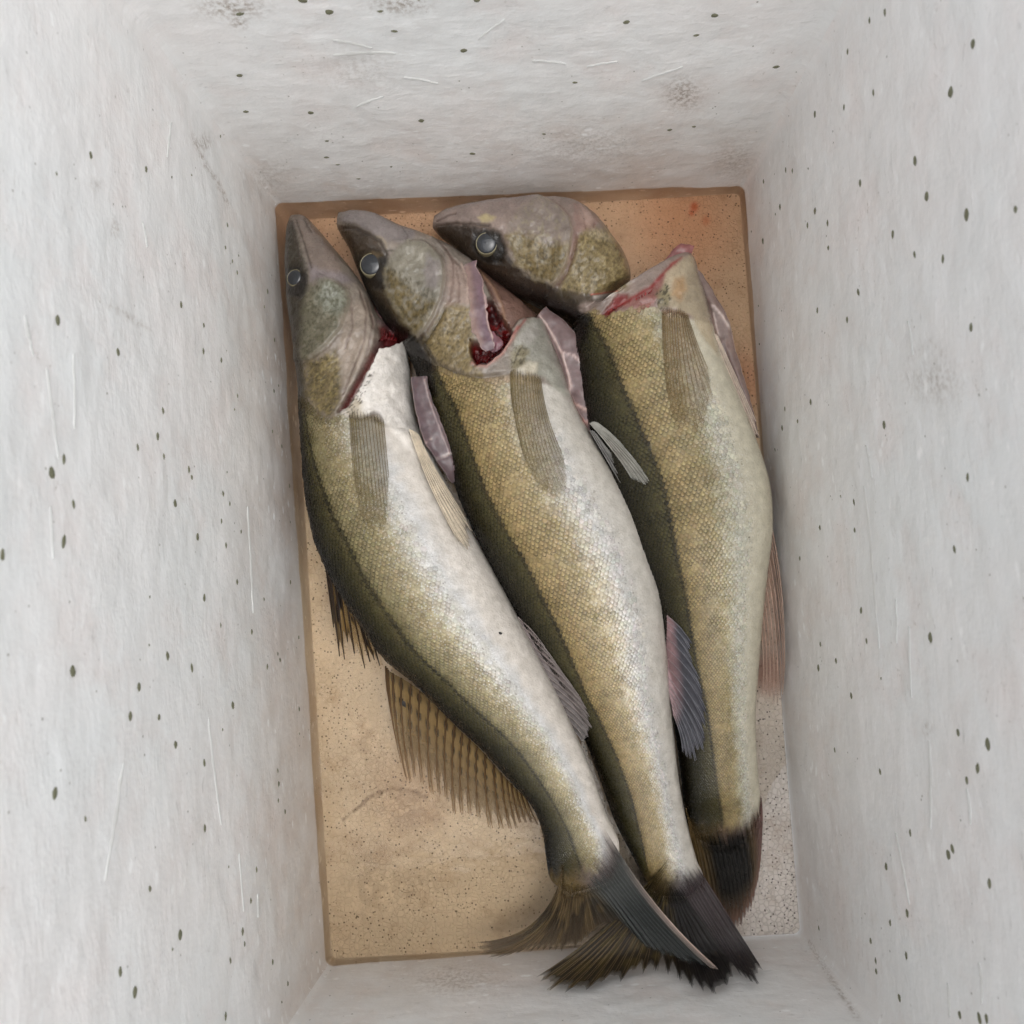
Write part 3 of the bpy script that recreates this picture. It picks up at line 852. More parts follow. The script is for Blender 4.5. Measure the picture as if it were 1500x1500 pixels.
    for k, (x_, y_, z_) in enumerate(tmpl):
        SV[:, k] = c0 + T * sl * x_ + B * sw * y_ + N * (lift * z_ + 0.00006)
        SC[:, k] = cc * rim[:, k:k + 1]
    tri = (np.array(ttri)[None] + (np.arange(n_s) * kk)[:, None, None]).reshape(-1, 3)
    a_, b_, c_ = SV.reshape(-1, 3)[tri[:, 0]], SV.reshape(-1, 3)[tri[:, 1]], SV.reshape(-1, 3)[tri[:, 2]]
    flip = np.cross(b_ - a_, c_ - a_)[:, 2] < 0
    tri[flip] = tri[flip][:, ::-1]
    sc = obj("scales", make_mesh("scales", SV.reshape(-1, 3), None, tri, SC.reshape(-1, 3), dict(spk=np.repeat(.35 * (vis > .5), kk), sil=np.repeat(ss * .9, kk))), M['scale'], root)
    sc["kind"] = "stuff"
    return F

def top_z(F, px, py, bare=False):
    px = np.atleast_1d(px); py = np.atleast_1d(py)
    out = np.zeros(len(px))
    for i in range(len(px)):
        r = F.kd.find_n((px[i], py[i], 0), 4)
        d = np.array([q[2] for q in r]); z = (F.tz0 if bare else F.tz[:, 2])[[q[1] for q in r]]
        w = 1 / (d + .5)
        out[i] = (w * z).sum() / w.sum() if d.min() < 6 else -1
    return out

def sheet(name, root, rows, col, lines=(), ns=60, nt=26, mat='flesh', edge=None, on=None, lift=.001, wob=1.5):
    """thin slab of tissue between two traced edges; rows: ax ay bx by z half-thickness"""
    S = np.array(rows, float)
    par = np.concatenate([[0], np.cumsum(np.maximum(np.linalg.norm(np.diff((S[:, :2] + S[:, 2:4]) / 2, axis=0), axis=1), 3))])
    K = catmull(S, par, np.linspace(0, par[-1], ns))
    wv = np.linspace(0, par[-1], ns) / 7.0
    dirn = K[:, 2:4] - K[:, :2]; dirn /= np.linalg.norm(dirn, axis=1)[:, None] + 1e-6
    K[:, 2:4] += dirn * ((fbm(wv, wv * 0, 77, 4) - .5) * 2 * wob)[:, None]
    K[:, :2] += dirn * ((fbm(wv, wv * 0 + 9, 78, 4) - .5) * 2 * wob)[:, None]
    if on is not None:
        zz = np.maximum(top_z(on, (K[:, 0] + K[:, 2]) / 2, (K[:, 1] + K[:, 3]) / 2, True), top_z(on, K[:, 0], K[:, 1], True))
        K[:, 4] = np.convolve(np.pad(zz, 6, mode='edge'), np.ones(13) / 13, 'valid') + lift
    th = 2 * math.pi * np.arange(2 * nt) / (2 * nt)
    t = (1 - np.cos(th)) / 2
    D = at(K[:, 0], K[:, 1], K[:, 4]); V = at(K[:, 2], K[:, 3], K[:, 4])
    W = D[:, None] * (1 - t)[None, :, None] + V[:, None] * t[None, :, None]
    W[..., 2] += K[:, 5][:, None] * (np.sign(np.sin(th)) * np.abs(np.sin(th)) ** .6)[None]
    P = proj(W.reshape(-1, 3))
    W[..., 2] += ((fbm(P[:, 0] / 12, P[:, 1] / 12, 3, 3) - .5) * .0016).reshape(W.shape[:2])
    c = np.tile(lin(col), (len(P), 1)) * (0.8 + .4 * fbm(P[:, 0] / 9, P[:, 1] / 9, 8, 4))[:, None]
    pt = Paint(P, c)
    if edge is not None:
        e = (np.minimum(t, 1 - t) < .07)
        m = np.tile(e, ns) * .75
        pt.c = pt.c * (1 - m[:, None]) + lin(edge) * m[:, None]
    for (pl, cl, w, dz) in lines:
        pt.line(pl, cl, w, .8, dz, 1.0, 5)
    W[..., 2] += pt.dz.reshape(W.shape[:2])
    q = grid_quads(ns, 2 * nt, True)
    f = q[(ns // 2) * 2 * nt + nt // 2]; vv = W.reshape(-1, 3)
    if np.cross(vv[f[1]] - vv[f[0]], vv[f[2]] - vv[f[0]])[2] < 0: q = q[:, ::-1]
    cap = [list(range(2 * nt))]
    return obj(name, make_mesh(name, vv, q, None, pt.c, dict(spk=np.zeros(len(vv)), sil=np.zeros(len(vv)))), M[mat], root)

def tube(path, rad_, k=6):
    path = np.asarray(path, float); n = len(path)
    T = np.gradient(path, axis=0); T /= np.linalg.norm(T, axis=1)[:, None] + 1e-12
    U = np.cross(T, [0, 0, 1.0]); U /= np.linalg.norm(U, axis=1)[:, None] + 1e-9
    Wv = np.cross(U, T)
    a = 2 * math.pi * np.arange(k) / k
    V = path[:, None] + rad_[:, None, None] * (np.cos(a)[None, :, None] * U[:, None] + np.sin(a)[None, :, None] * Wv[:, None] * .7)
    return V.reshape(-1, 3), grid_quads(n, k, True)

def fin(name, root, pairs, nray, zb, zt, color, alpha, raycol, rr=0.0005, notch=.12, bend=0.0, branch=True, on=None, lift=0.001, over=(), seed=0, ragged=.05, sag=0.0, label=None, ext=0.0, margin=.0035, soft=.001):
    """fan fin. pairs: base x,y -> tip x,y in order; rays are parts of the fin, the web spans them"""
    rg = np.random.default_rng(seed + 100)
    A = np.array(pairs, float)
    par = np.arange(len(A), dtype=float)
    sub = 6
    na, nb = (nray - 1) * sub + 1, 34
    av = np.linspace(0, len(A) - 1, na)
    K = catmull(A, par, av)
    K[:, :2] -= ext * (K[:, 2:4] - K[:, :2])
    a = np.linspace(0, 1, na); b = np.linspace(0, 1, nb)
    ph = np.abs(((np.arange(na) % sub) / sub) - .5) * 2          # 1 at a ray, 0 between rays
    rl = np.interp(np.arange(na), np.arange(nray) * sub, 1 - ragged * rg.uniform(0, 1, nray) * 2)
    nt_ = notch(a) if callable(notch) else notch
    ln = rl * (1 - nt_ * (1 - ph) ** .6 * (0.6 + .8 * vnoise(a * nray * 1.3, a * 0, seed)))
    def pts(i, bb, length=None):
        B0, T0 = K[i, :2], K[i, 2:4]
        d = T0 - B0; nrm = np.stack([-d[..., 1], d[..., 0]], -1)
        be = (bend(a[i]) if callable(bend) else bend)
        if np.ndim(be): be = be[..., None, None]
        x = B0[..., None, :] + d[..., None, :] * bb[..., None] + nrm[..., None, :] * (4 * bb * (1 - bb))[..., None] * be
        zz0 = zb(a[i]) if callable(zb) else zb; zz1 = zt(a[i]) if callable(zt) else zt
        zz0, zz1 = np.broadcast_to(zz0, np.shape(a[i])), np.broadcast_to(zz1, np.shape(a[i]))
        z = zz0[..., None] * (1 - bb) + zz1[..., None] * bb - sag * 4 * bb * (1 - bb)
        return x, z
    idx = np.arange(na)
    BB = b[None, :] * ln[:, None]
    X, Z = pts(idx, BB)
    shp = Z.shape
    def settle(X, Z, extra):
        px, py, z = X[..., 0].ravel(), X[..., 1].ravel(), Z.ravel().copy()
        if on is not None:
            tz_ = top_z(on, px, py); z = np.where(tz_ > 0, tz_ + lift, z)
        for F in over:
            tz_ = top_z(F, px, py); z = np.maximum(z, np.where(tz_ > 0, tz_ + .0012, z))
        sz = surf_z(px, py, margin) + .0006
        z = 0.5 * (z + sz + np.sqrt((z - sz) ** 2 + soft ** 2)) + extra
        return at(px, py, z).reshape(X.shape[:-1] + (3,))
    rip = (ph[:, None] * .0006 - .0003) * np.minimum(1, b[None, :] * 3)
    Wm = settle(X, Z + 0, 0.0)
    Wm[..., 2] += rip
    AA = np.broadcast_to(a[:, None], shp).ravel(); Bb = BB.ravel()
    cm = color(AA, Bb, X[..., 0].ravel(), X[..., 1].ravel())
    al = np.clip(alpha(AA, Bb) * (1.0), 0, 1)
    al = al * (1 - .6 * sstep(.94, 1.0, np.broadcast_to(b[None, :], shp).ravel()))
    if ext: al = al * sstep(0.0, ext * 1.15, Bb + (vnoise(AA * nray * 2, Bb * 0, seed) - .5) * ext * .6)
    fo = obj(name, make_mesh(name, Wm.reshape(-1, 3), grid_quads(na, nb), None, cm, dict(alpha=al, spk=np.zeros(al.shape), sil=np.zeros(al.shape))), M['fin'], root)
    if label: fo["label"] = label
    for r in range(nray):
        i = np.array([r * sub])
        bl_ = np.linspace(0, float(ln[r * sub]) * rg.uniform(.93, 1.0), 18)
        X1, Z1 = pts(i, bl_[None, :])
        W1 = settle(X1, Z1, 0.0004)[0]
        vs_, qs, off = [], [], 0
        cols, als = [], []
        def addtube(W1, rads, bl_):
            nonlocal off
            v, q = tube(W1, rads)
            vs_.append(v); qs.append(q + off); off += len(v)
            cc = raycol(np.full(len(bl_), a[r * sub]), bl_, X1[0, :len(bl_), 0], X1[0, :len(bl_), 1])
            cols.append(np.repeat(cc, 6, 0))
            als.append(np.repeat(sstep(ext * .3, ext * 1.3, bl_) if ext else np.ones(len(bl_)), 6))
        k0 = 9 if branch else 17
        rads = rr * (1 - .6 * bl_) * rg.uniform(.85, 1.15)
        if not branch:
            addtube(W1, rads, bl_)
        else:
            addtube(W1[:k0 + 1], rads[:k0 + 1], bl_[:k0 + 1])
            j = min(r * sub + 1, na - 1); jm = max(r * sub - 1, 0)
            Xa, Za = pts(np.array([j]), bl_[None, :]); Xb, Zb_ = pts(np.array([jm]), bl_[None, :])
            for X2, Z2 in ((Xa, Za), (Xb, Zb_)):
                W2 = settle(X2, Z2, 0.0004)[0]
                w = np.clip((np.arange(18) - k0) / 6.0, 0, 1)[:, None]
                W3 = W1 * (1 - w) + W2 * w
                if np.abs(W3 - W1).max() < 1e-6 and X2 is Xb: continue
                addtube(W3[k0:], rads[k0:] * .72, bl_[k0:])
        v = np.concatenate(vs_); q = np.concatenate(qs); c = np.concatenate(cols)
        obj("ray", make_mesh("ray", v, q, None, c, dict(alpha=np.concatenate(als), spk=np.zeros(len(v)), sil=np.zeros(len(v)))), M['fin'], fo)
    return fo

def eye(F, px, py, r_px, tilt=0.45, ell=1.0):
    z = float(top_z(F, px, py)[0])
    c = at(px, py, z)
    k = np.argmin(((proj(F.top.reshape(-1, 3)) - [px, py]) ** 2).sum(1))
    g = F.top; ns, m = g.shape[:2]; i, j = np.clip(k // m, 6, ns - 7), np.clip(k % m, 6, m - 7)
    n = np.cross(g[i + 6, j] - g[i - 6, j], g[i, j + 6] - g[i, j - 6]); n /= np.linalg.norm(n); n *= np.sign(n[2])
    n = n * tilt + np.array([0, 0, 1 - tilt]); n /= np.linalg.norm(n)
    R = r_px / (FPX / (CAMH - z))
    q = Vector(n).to_track_quat('Z', 'Y')
    def lathe(prof, k=40):
        V = []
        for (rr_, h) in prof:
            for i in range(k):
                an = 2 * math.pi * i / k
                V.append(Vector(c) + q @ Vector((rr_ * R * math.cos(an), rr_ * R * math.sin(an), h * R)))
        return [tuple(v) for v in V], grid_quads(len(prof), k, True)
    e = [(1.12, -.7), (1.08, -.2), (1.03, .04), (1.0, .13), (.97, .17), (.935, .17), (.91, .14), (.89, .06)]
    v, f = lathe(e)
    ob = obj("eye", make_mesh("eye", v, f), M['iris'], F.root)
    pr = [(.93, .10)] + [(.915 * math.cos(t), .13 + .24 * math.sin(t)) for t in np.linspace(.1, 1.5, 9)] + [(.001, .38)]
    v, f = lathe(pr)
    obj("pupil", make_mesh("pupil", v, f), M['pupil'], ob)
    return ob

BACK = [(0, (10, 8, 5)), (.35, (18, 15, 8)), (.5, (30, 27, 14)), (.75, (52, 48, 26)), (.92, (74, 68, 40)), (1, (78, 72, 42))]

# ================================================================== leftmost fish
ST1 = [(425,320,449,319,.026,.006),(421,335,464,334,.027,.012),(420,365,490,365,.028,.018),(419,395,514,394,.029,.022),(421,430,538,428,.030,.025),(425,465,552,458,.030,.027),
       (430,500,570,480,.031,.028),(434,535,591,499,.031,.029),(438,570,599,535,.031,.029),(441,610,603,575,.031,.029),(444,660,614,625,.031,.0295),(449,720,637,672,.032,.030),
       (462,790,668,735,.033,.030),(488,850,700,795,.034,.030),(525,910,733,855,.034,.029),(562,962,762,910,.035,.027),(612,1004,795,975,.036,.024),(660,1053,825,1035,.038,.021),
       (706,1096,848,1085,.040,.018),(745,1140,868,1133,.042,.015),(778,1178,885,1183,.0445,.0125),(794,1215,899,1214,.046,.0105),(800,1255,907,1236,.047,.0075),(808,1290,905,1268,.047,.0035),(835,1309,890,1292,.047,.0012)]
LAT1 = [(447,600),(458,660),(474,712),(510,792),(548,866),(586,923),(628,971),(673,1016),(725,1062),(763,1103),(794,1148),(822,1197),(846,1256),(862,1290)]
FLANK1 = [(0, (108,98,64)), (.06, (130,120,86)), (.18, (150,137,102)), (.28, (162,152,124)), (.37, (186,182,170)), (.46, (200,199,197)), (.58, (216,209,200)), (1, (206,198,188))]
FRONT1 = [(425,575),(447,583),(464,604),(484,616),(500,606),(512,612),(540,616),(566,624),(603,640),(640,660)]

def paint1(p, u, a, trunk):
    head = 1 - trunk
    m = head[:, None]
    p.c[:] = p.c * (1 - m) + lin((150, 138, 126)) * m * (0.85 + .3 * fbm(p.P[:, 0] / 10, p.P[:, 1] / 10, 71, 4))[:, None]
    # dark skull and snout along the wall
    p.area([(415,318),(432,318),(440,360),(452,400),(450,440),(447,530),(452,575),(440,600),(425,600),(412,420)], (50, 42, 24), 8, .95, rough=5)
    p.area([(418,392),(436,388),(448,402),(450,424),(440,436),(424,432),(414,412)], (24, 18, 12), 4, .95, -.0015)
    p.area([(424,316),(458,316),(468,338),(492,366),(500,400),(470,402),(452,385),(440,345)], (138, 122, 112), 5, .9, rough=2)
    p.area([(452,385),(470,395),(505,400),(520,412),(500,416),(478,410),(455,412)], (142, 130, 132), 5, .8)
    for pl in ([(434,323),(442,345),(450,372),(456,392)], [(447,321),(451,332),(456,340)], [(428,325),(432,350),(440,380)]):
        p.line(pl, (64, 50, 40), 1.5, .7, -.0006, .8)
    # cheek plate
    ck = [(450,420),(468,412),(484,410),(506,423),(511,438),(508,457),(499,480),(479,504),(452,525),(442,527),(440,490),(443,450)]
    p.area(ck, (122, 117, 96), 7, .9, rough=4)
    p.area([(470,415),(490,414),(506,428),(508,445),(495,462),(475,455),(465,435)], (152, 156, 142), 10, .7, rough=7)
    p.mottle(ck, (70, 68, 40), 3.2, .42, .68, .62, 5, 3)
    p.step([(484,410),(506,423),(511,438),(508,457),(499,480),(479,504),(452,525),(440,528)], .0026, 1.3, 26)
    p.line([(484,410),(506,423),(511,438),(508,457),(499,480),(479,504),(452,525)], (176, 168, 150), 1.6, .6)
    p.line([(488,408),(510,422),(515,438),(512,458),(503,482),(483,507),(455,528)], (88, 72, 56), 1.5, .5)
    # gill cover and throat folds
    op = [(447,531),(468,524),(489,513),(498,531),(501,556),(496,593),(484,612),(464,602),(449,578)]
    p.area(op, (118, 102, 64), 9, .92, rough=5)
    p.mottle(op, (66, 58, 28), 3.2, .42, .68, .62, 5, 9)
    p.mottle(op, (168, 150, 96), 2.6, .48, .70, .55, 5, 19)
    p.area([(500,470),(520,440),(540,440),(545,470),(538,520),(520,560),(503,585),(500,545),(498,515)], (178, 162, 146), 6, .7, rough=3)
    for pl in ([(527,425),(538,458),(534,500),(518,540),(503,580)], [(538,440),(547,475),(540,515),(523,555),(506,590)], [(515,450),(516,480),(505,510)], [(545,462),(551,490),(545,520),(530,552)]):
        p.line(pl, (110, 88, 80), 1.6, .6, -.0007, 1.0)
    p.step([(542,442),(551,470),(551,495),(536,545),(513,585),(498,606)], .0022, 2.2, 30)
    # cut across the throat
    cut = [(496,604),(508,582),(524,555),(538,528),(547,511),(556,492),(566,480),(580,484),(592,497),(573,505),(554,509),(544,530),(528,562),(510,592)]
    p.area(cut, (112, 68, 70), 2.5, .97, -.009, 2)
    p.area([(553,478),(566,472),(590,492),(572,502),(557,500)], (96, 22, 24), 3, .9, -.004)
    p.line([(500,600),(514,574),(531,546),(545,517)], (118, 26, 28), 1.7, .75, 0)
    p.line([(553,470),(570,478),(590,495)], (120, 92, 96), 3, .7)
    p.line([(506,596),(522,566),(538,537),(551,511),(572,505),(590,499)], (188, 150, 140), 1.8, .7, .0008, .8)
    # white throat and belly front, pectoral base
    wt = [(502,606),(512,588),(528,562),(544,532),(555,510),(574,505),(592,498),(606,560),(640,680),(612,672),(590,650),(566,622),(548,606),(530,612),(514,612)]
    p.area(wt, (246, 240, 232), 3.5, .96, .0, 1.5, spk=0, sil=0.05, scl=0)
    p.area([(504,604),(520,580),(530,585),(533,608),(515,614)], (176, 160, 128), 6, .7, rough=4)
    p.mottle([(502,606),(540,540),(548,545),(528,600),(510,612)], (70, 62, 46), 2.6, .56, .64, .8, 3, 5)
    p.line([(513,612),(530,613),(543,608),(549,604),(556,607),(560,615)], (92, 76, 62), 2.6, .75, -.0012, 1.0)
    p.area([(425,575),(447,583),(464,604),(484,616),(500,608),(497,620),(470,618),(440,598)], (78, 66, 38), 4, .6)

fish1 = empty("fish", "leftmost fish with bright white belly, its spread tail lying over the other tails", "fish", "fish lying in the foam box")
F1 = build_fish(fish1, ST1, LAT1, BACK, FLANK1, FRONT1, paint1, sharp=0.045, lat_shift=.01, belly_fade=(.32, .48), seed=1)

# ================================================================== middle fish
ST2 = [(494,333,497,312,.026,.004),(500,345,520,310,.027,.010),(512,365,552,316,.028,.016),(523,393,584,332,.028,.020),(538,428,618,344,.028,.023),(556,462,648,356,.028,.026),(575,490,675,372,.028,.028),
       (592,512,697,388,.028,.029),(604,532,730,412,.028,.030),(612,552,765,440,.028,.030),(619,577,794,468,.029,.030),(627,607,808,500,.029,.030),(637,643,824,540,.030,.031),(655,675,842,595,.031,.031),
       (675,735,870,645,.031,.031),(702,795,905,702,.031,.031),(730,850,937,760,.031,.031),(758,900,957,820,.030,.030),(785,950,972,880,.029,.028),(815,1000,977,945,.028,.025),(840,1045,981,1020,.0275,.022),
       (862,1095,988,1085,.027,.018),(882,1150,994,1140,.027,.015),(902,1205,1006,1205,.027,.012),(925,1250,1020,1258,.028,.0085),(945,1288,1030,1288,.028,.004),(965,1312,1012,1312,.028,.0012)]
LAT2 = [(648,550),(673,590),(692,652),(717,715),(747,773),(772,811),(796,864),(822,917),(843,967),(863,1017),(895,1082),(916,1131),(933,1183),(945,1235),(954,1285)]
FLANK2 = [(0, (132,114,72)), (.1, (160,139,96)), (.28, (164,148,110)), (.38, (188,180,162)), (.48, (198,196,192)), (.62, (206,201,192)), (1, (196,188,176))]
FRONT2 = [(600,520),(637,533),(661,545),(706,553),(740,550),(748,556),(775,560),(800,562),(830,570),(870,590)]

def paint2(p, u, a, trunk):
    m = (1 - trunk)[:, None]
    p.c[:] = p.c * (1 - m) + lin((156, 145, 134)) * m * (0.86 + .28 * fbm(p.P[:, 0] / 10, p.P[:, 1] / 10, 72, 4))[:, None]
    # dark skull
    p.area([(488,328),(510,334),(535,342),(556,358),(566,385),(572,420),(600,460),(625,482),(640,520),(640,540),(610,560),(590,530),(550,480),(525,425),(500,370)], (52, 40, 22), 7, .96, rough=4)
    p.area([(500,360),(522,388),(552,436),(582,470),(612,496),(632,530),(640,575),(615,590),(590,540),(550,480),(522,420)], (18, 13, 8), 6, .95, rough=3)
    p.area([(500,318),(520,322),(545,333),(556,350),(560,372),(545,372),(520,366),(504,345)], (70, 56, 42), 5, .8, rough=5)
    p.area([(494,322),(504,308),(528,305),(552,310),(585,326),(612,336),(606,350),(590,358),(565,352),(545,340),(520,326)], (150, 140, 138), 4, .9, rough=2)
    p.line([(498,334),(520,334),(540,343),(556,352),(562,364),(566,372)], (60, 48, 38), 2.4, .8, -.0012, 1.5)
    p.line([(552,346),(560,348),(565,356),(566,363)], (176, 160, 130), 1.6, .45, .0003, 1.0)
    p.line([(562,367),(575,367),(582,368)], (60, 50, 40), 1.3, .7, -.0004)
    p.line([(590,334),(597,345),(595,356),(598,360)], (104, 92, 86), 1.3, .7, -.0004)
    p.area([(526,372),(546,364),(566,374),(574,398),(566,420),(548,424),(530,408),(522,390)], (26, 19, 12), 5, .95, -.0018)
    p.area([(528,374),(546,366),(562,372),(552,376),(536,378)], (120, 98, 60), 3, .5)
    # cheek plate
    edge = [(600,352),(619,352),(634,364),(645,376),(650,392),(650,412),(645,437),(634,463),(621,484),(611,492)]
    ck = edge + [(590,470),(572,440),(563,415),(562,392),(575,370)]
    p.area(ck, (146, 140, 124), 4, .95, rough=2)
    p.area([(562,392),(580,400),(600,425),(622,440),(640,445),(630,465),(611,492),(590,470),(570,435)], (118, 100, 54), 8, .9, rough=5)
    p.mottle([(560,390),(590,395),(640,430),(632,465),(608,490),(575,440)], (52, 44, 18), 3.2, .42, .68, .62, 5, 3)
    p.mottle(ck, (172, 166, 152), 6, .42, .75, .5, 5, 33)
    p.area([(628,375),(644,385),(646,410),(640,425),(625,420),(620,395)], (150, 140, 140), 6, .7, rough=4)
    p.step(edge, .0028, 1.3, 28)
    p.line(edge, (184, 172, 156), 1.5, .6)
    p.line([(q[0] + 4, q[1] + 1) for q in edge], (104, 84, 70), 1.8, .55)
    # gill cover
    op = [(650,452),(668,446),(686,452),(691,475),(692,500),(694,531),(706,549),(685,548),(661,541),(640,531),(622,500),(637,472)]
    p.area([(655,372),(686,400),(690,445),(668,448),(652,452),(655,415)], (172, 150, 138), 6, .85, rough=3)
    p.area(op, (134, 115, 72), 8, .92, rough=5)
    p.mottle(op, (70, 58, 26), 3.2, .42, .68, .62, 4, 9)
    p.mottle(op, (172, 152, 106), 2.6, .48, .70, .55, 5, 19)
    p.line([(650,455),(640,475),(626,497),(618,505)], (66, 54, 30), 2.5, .7, -.001)
    for pl in ([(668,392),(673,415),(672,442)], [(640,349),(658,372),(678,394),(684,420)], [(655,365),(664,385),(664,415),(658,440)]):
        p.line(pl, (118, 94, 84), 1.7, .6, -.0007, 1.0)
    p.line([(676,385),(684,410),(686,445)], (206, 180, 166), 2.0, .6, .0004, .8)
    p.line([(620,508),(640,533),(661,543),(685,551),(708,553),(735,549)], (60, 48, 26), 2.4, .8, -.001, 1.2)
    p.step([(735,545),(706,549),(685,548),(661,541),(637,529),(620,500)][::-1], -.0016, 2.0, 22)
    # open gash
    thr = [(696,384),(725,398),(760,412),(800,445),(792,464),(778,462),(760,466),(748,482),(738,470),(728,448),(716,425),(706,405)]
    p.area(thr, (136, 104, 92), 3, .97, -.007, 1)
    p.line([(702,392),(722,415),(735,445),(742,478)], (172, 134, 106), 2.4, .7, .001, 1)
    p.line([(715,395),(745,415),(765,440)], (160, 124, 108), 2.2, .5, .0006, 1)
    gash = [(708,440),(720,436),(731,456),(745,475),(750,487),(735,513),(712,532),(697,533),(690,518),(689,497),(702,502),(718,500),(722,490),(713,470)]
    p.area(gash, (92, 11, 14), 2.5, .98, -.014, 1.5)
    p.area([(714,445),(724,448),(738,475),(735,495),(726,495),(718,470)], (58, 8, 10), 4, .85, -.004)
    p.mottle(gash, (152, 36, 36), 5, .5, .62, .6, 2, 4)
    p.line([(692,532),(712,537),(735,519),(752,494),(758,480)], (190, 134, 122), 2.6, .85, .001, 1.0)
    p.line([(748,492),(762,478),(770,468)], (150, 60, 56), 1.8, .7, 0, .6)
    # shoulder girdle
    p.area([(748,535),(752,505),(765,480),(780,465),(793,468),(808,500),(822,540),(834,582),(812,570),(798,553),(780,548),(760,545)], (176, 174, 162), 4, .95, rough=2, spk=.1, scl=0)
    p.area([(748,540),(750,515),(765,505),(775,515),(770,535),(755,545)], (140, 126, 84), 5, .7, rough=4)
    p.mottle([(745,545),(752,505),(772,508),(765,545)], (66, 58, 36), 2.6, .52, .62, .8, 4, 6)
    p.area([(758,540),(775,530),(788,532),(786,546),(770,549)], (226, 216, 194), 4, .9, .0012)
    p.area([(758,498),(770,480),(786,470),(790,490),(775,505)], (196, 190, 182), 5, .7, rough=3)
    p.area([(708,553),(735,550),(748,546),(752,556),(735,562),(715,562)], (178, 156, 128), 4, .7, rough=2)

fish2 = empty("fish", "middle fish with a wide open red gash behind its gill cover", "fish", "fish lying in the foam box")
F2 = build_fish(fish2, ST2, LAT2, BACK, FLANK2, FRONT2, paint2, sharp=0.02, belly_fade=(.42, .62), seed=2, tail_cols=((80, 66, 40), (92, 84, 86)))

# ================================================================== rightmost fish
ST3 = [(634,334,638,316,.026,.004),(646,347,655,308,.027,.010),(665,360,690,302,.028,.016),(688,382,725,297,.029,.021),(712,402,762,294,.029,.025),(738,420,800,294,.029,.027),(765,436,838,297,.029,.028),
       (793,450,866,313,.029,.029),(813,460,895,347,.029,.029),(826,466,917,382,.029,.029),(832,470,923,412,.028,.028),(836,474,906,430,.027,.026),(838,477,889,450,.026,.024),(839,480,918,441,.027,.026),
       (839,484,952,421,.028,.028),(839,488,984,388,.028,.028),(839,496,1012,376,.028,.028),(841,516,1026,415,.029,.029),(846,548,1038,455,.029,.030),(854,594,1053,515,.030,.031),(868,644,1080,580,.030,.031),
       (887,700,1106,645,.030,.031),(909,760,1126,710,.031,.031),(931,815,1130,775,.031,.031),(953,865,1122,845,.029,.029),(965,925,1115,915,.027,.026),(976,990,1110,980,.024,.023),(986,1050,1106,1045,.020,.019),
       (994,1110,1108,1105,.017,.0155),(1000,1160,1112,1155,.015,.012),(1004,1195,1114,1190,.013,.007),(1015,1222,1100,1218,.012,.0035),(1040,1238,1080,1236,.012,.0012)]
LAT3 = [(871,468),(890,497),(908,531),(930,586),(956,649),(981,711),(992,782),(1004,843),(1016,908),(1027,981),(1040,1037),(1047,1089),(1051,1131),(1058,1176),(1062,1205)]
FLANK3 = [(0, (130,114,74)), (.12, (158,139,97)), (.28, (162,148,110)), (.37, (186,180,156)), (.45, (196,193,178)), (.55, (212,206,186)), (1, (208,200,176))]
FRONT3 = [(820,470),(850,462),(870,452),(886,462),(919,454),(950,446),(975,460),(1007,466),(1025,470),(1060,480),(1100,500)]

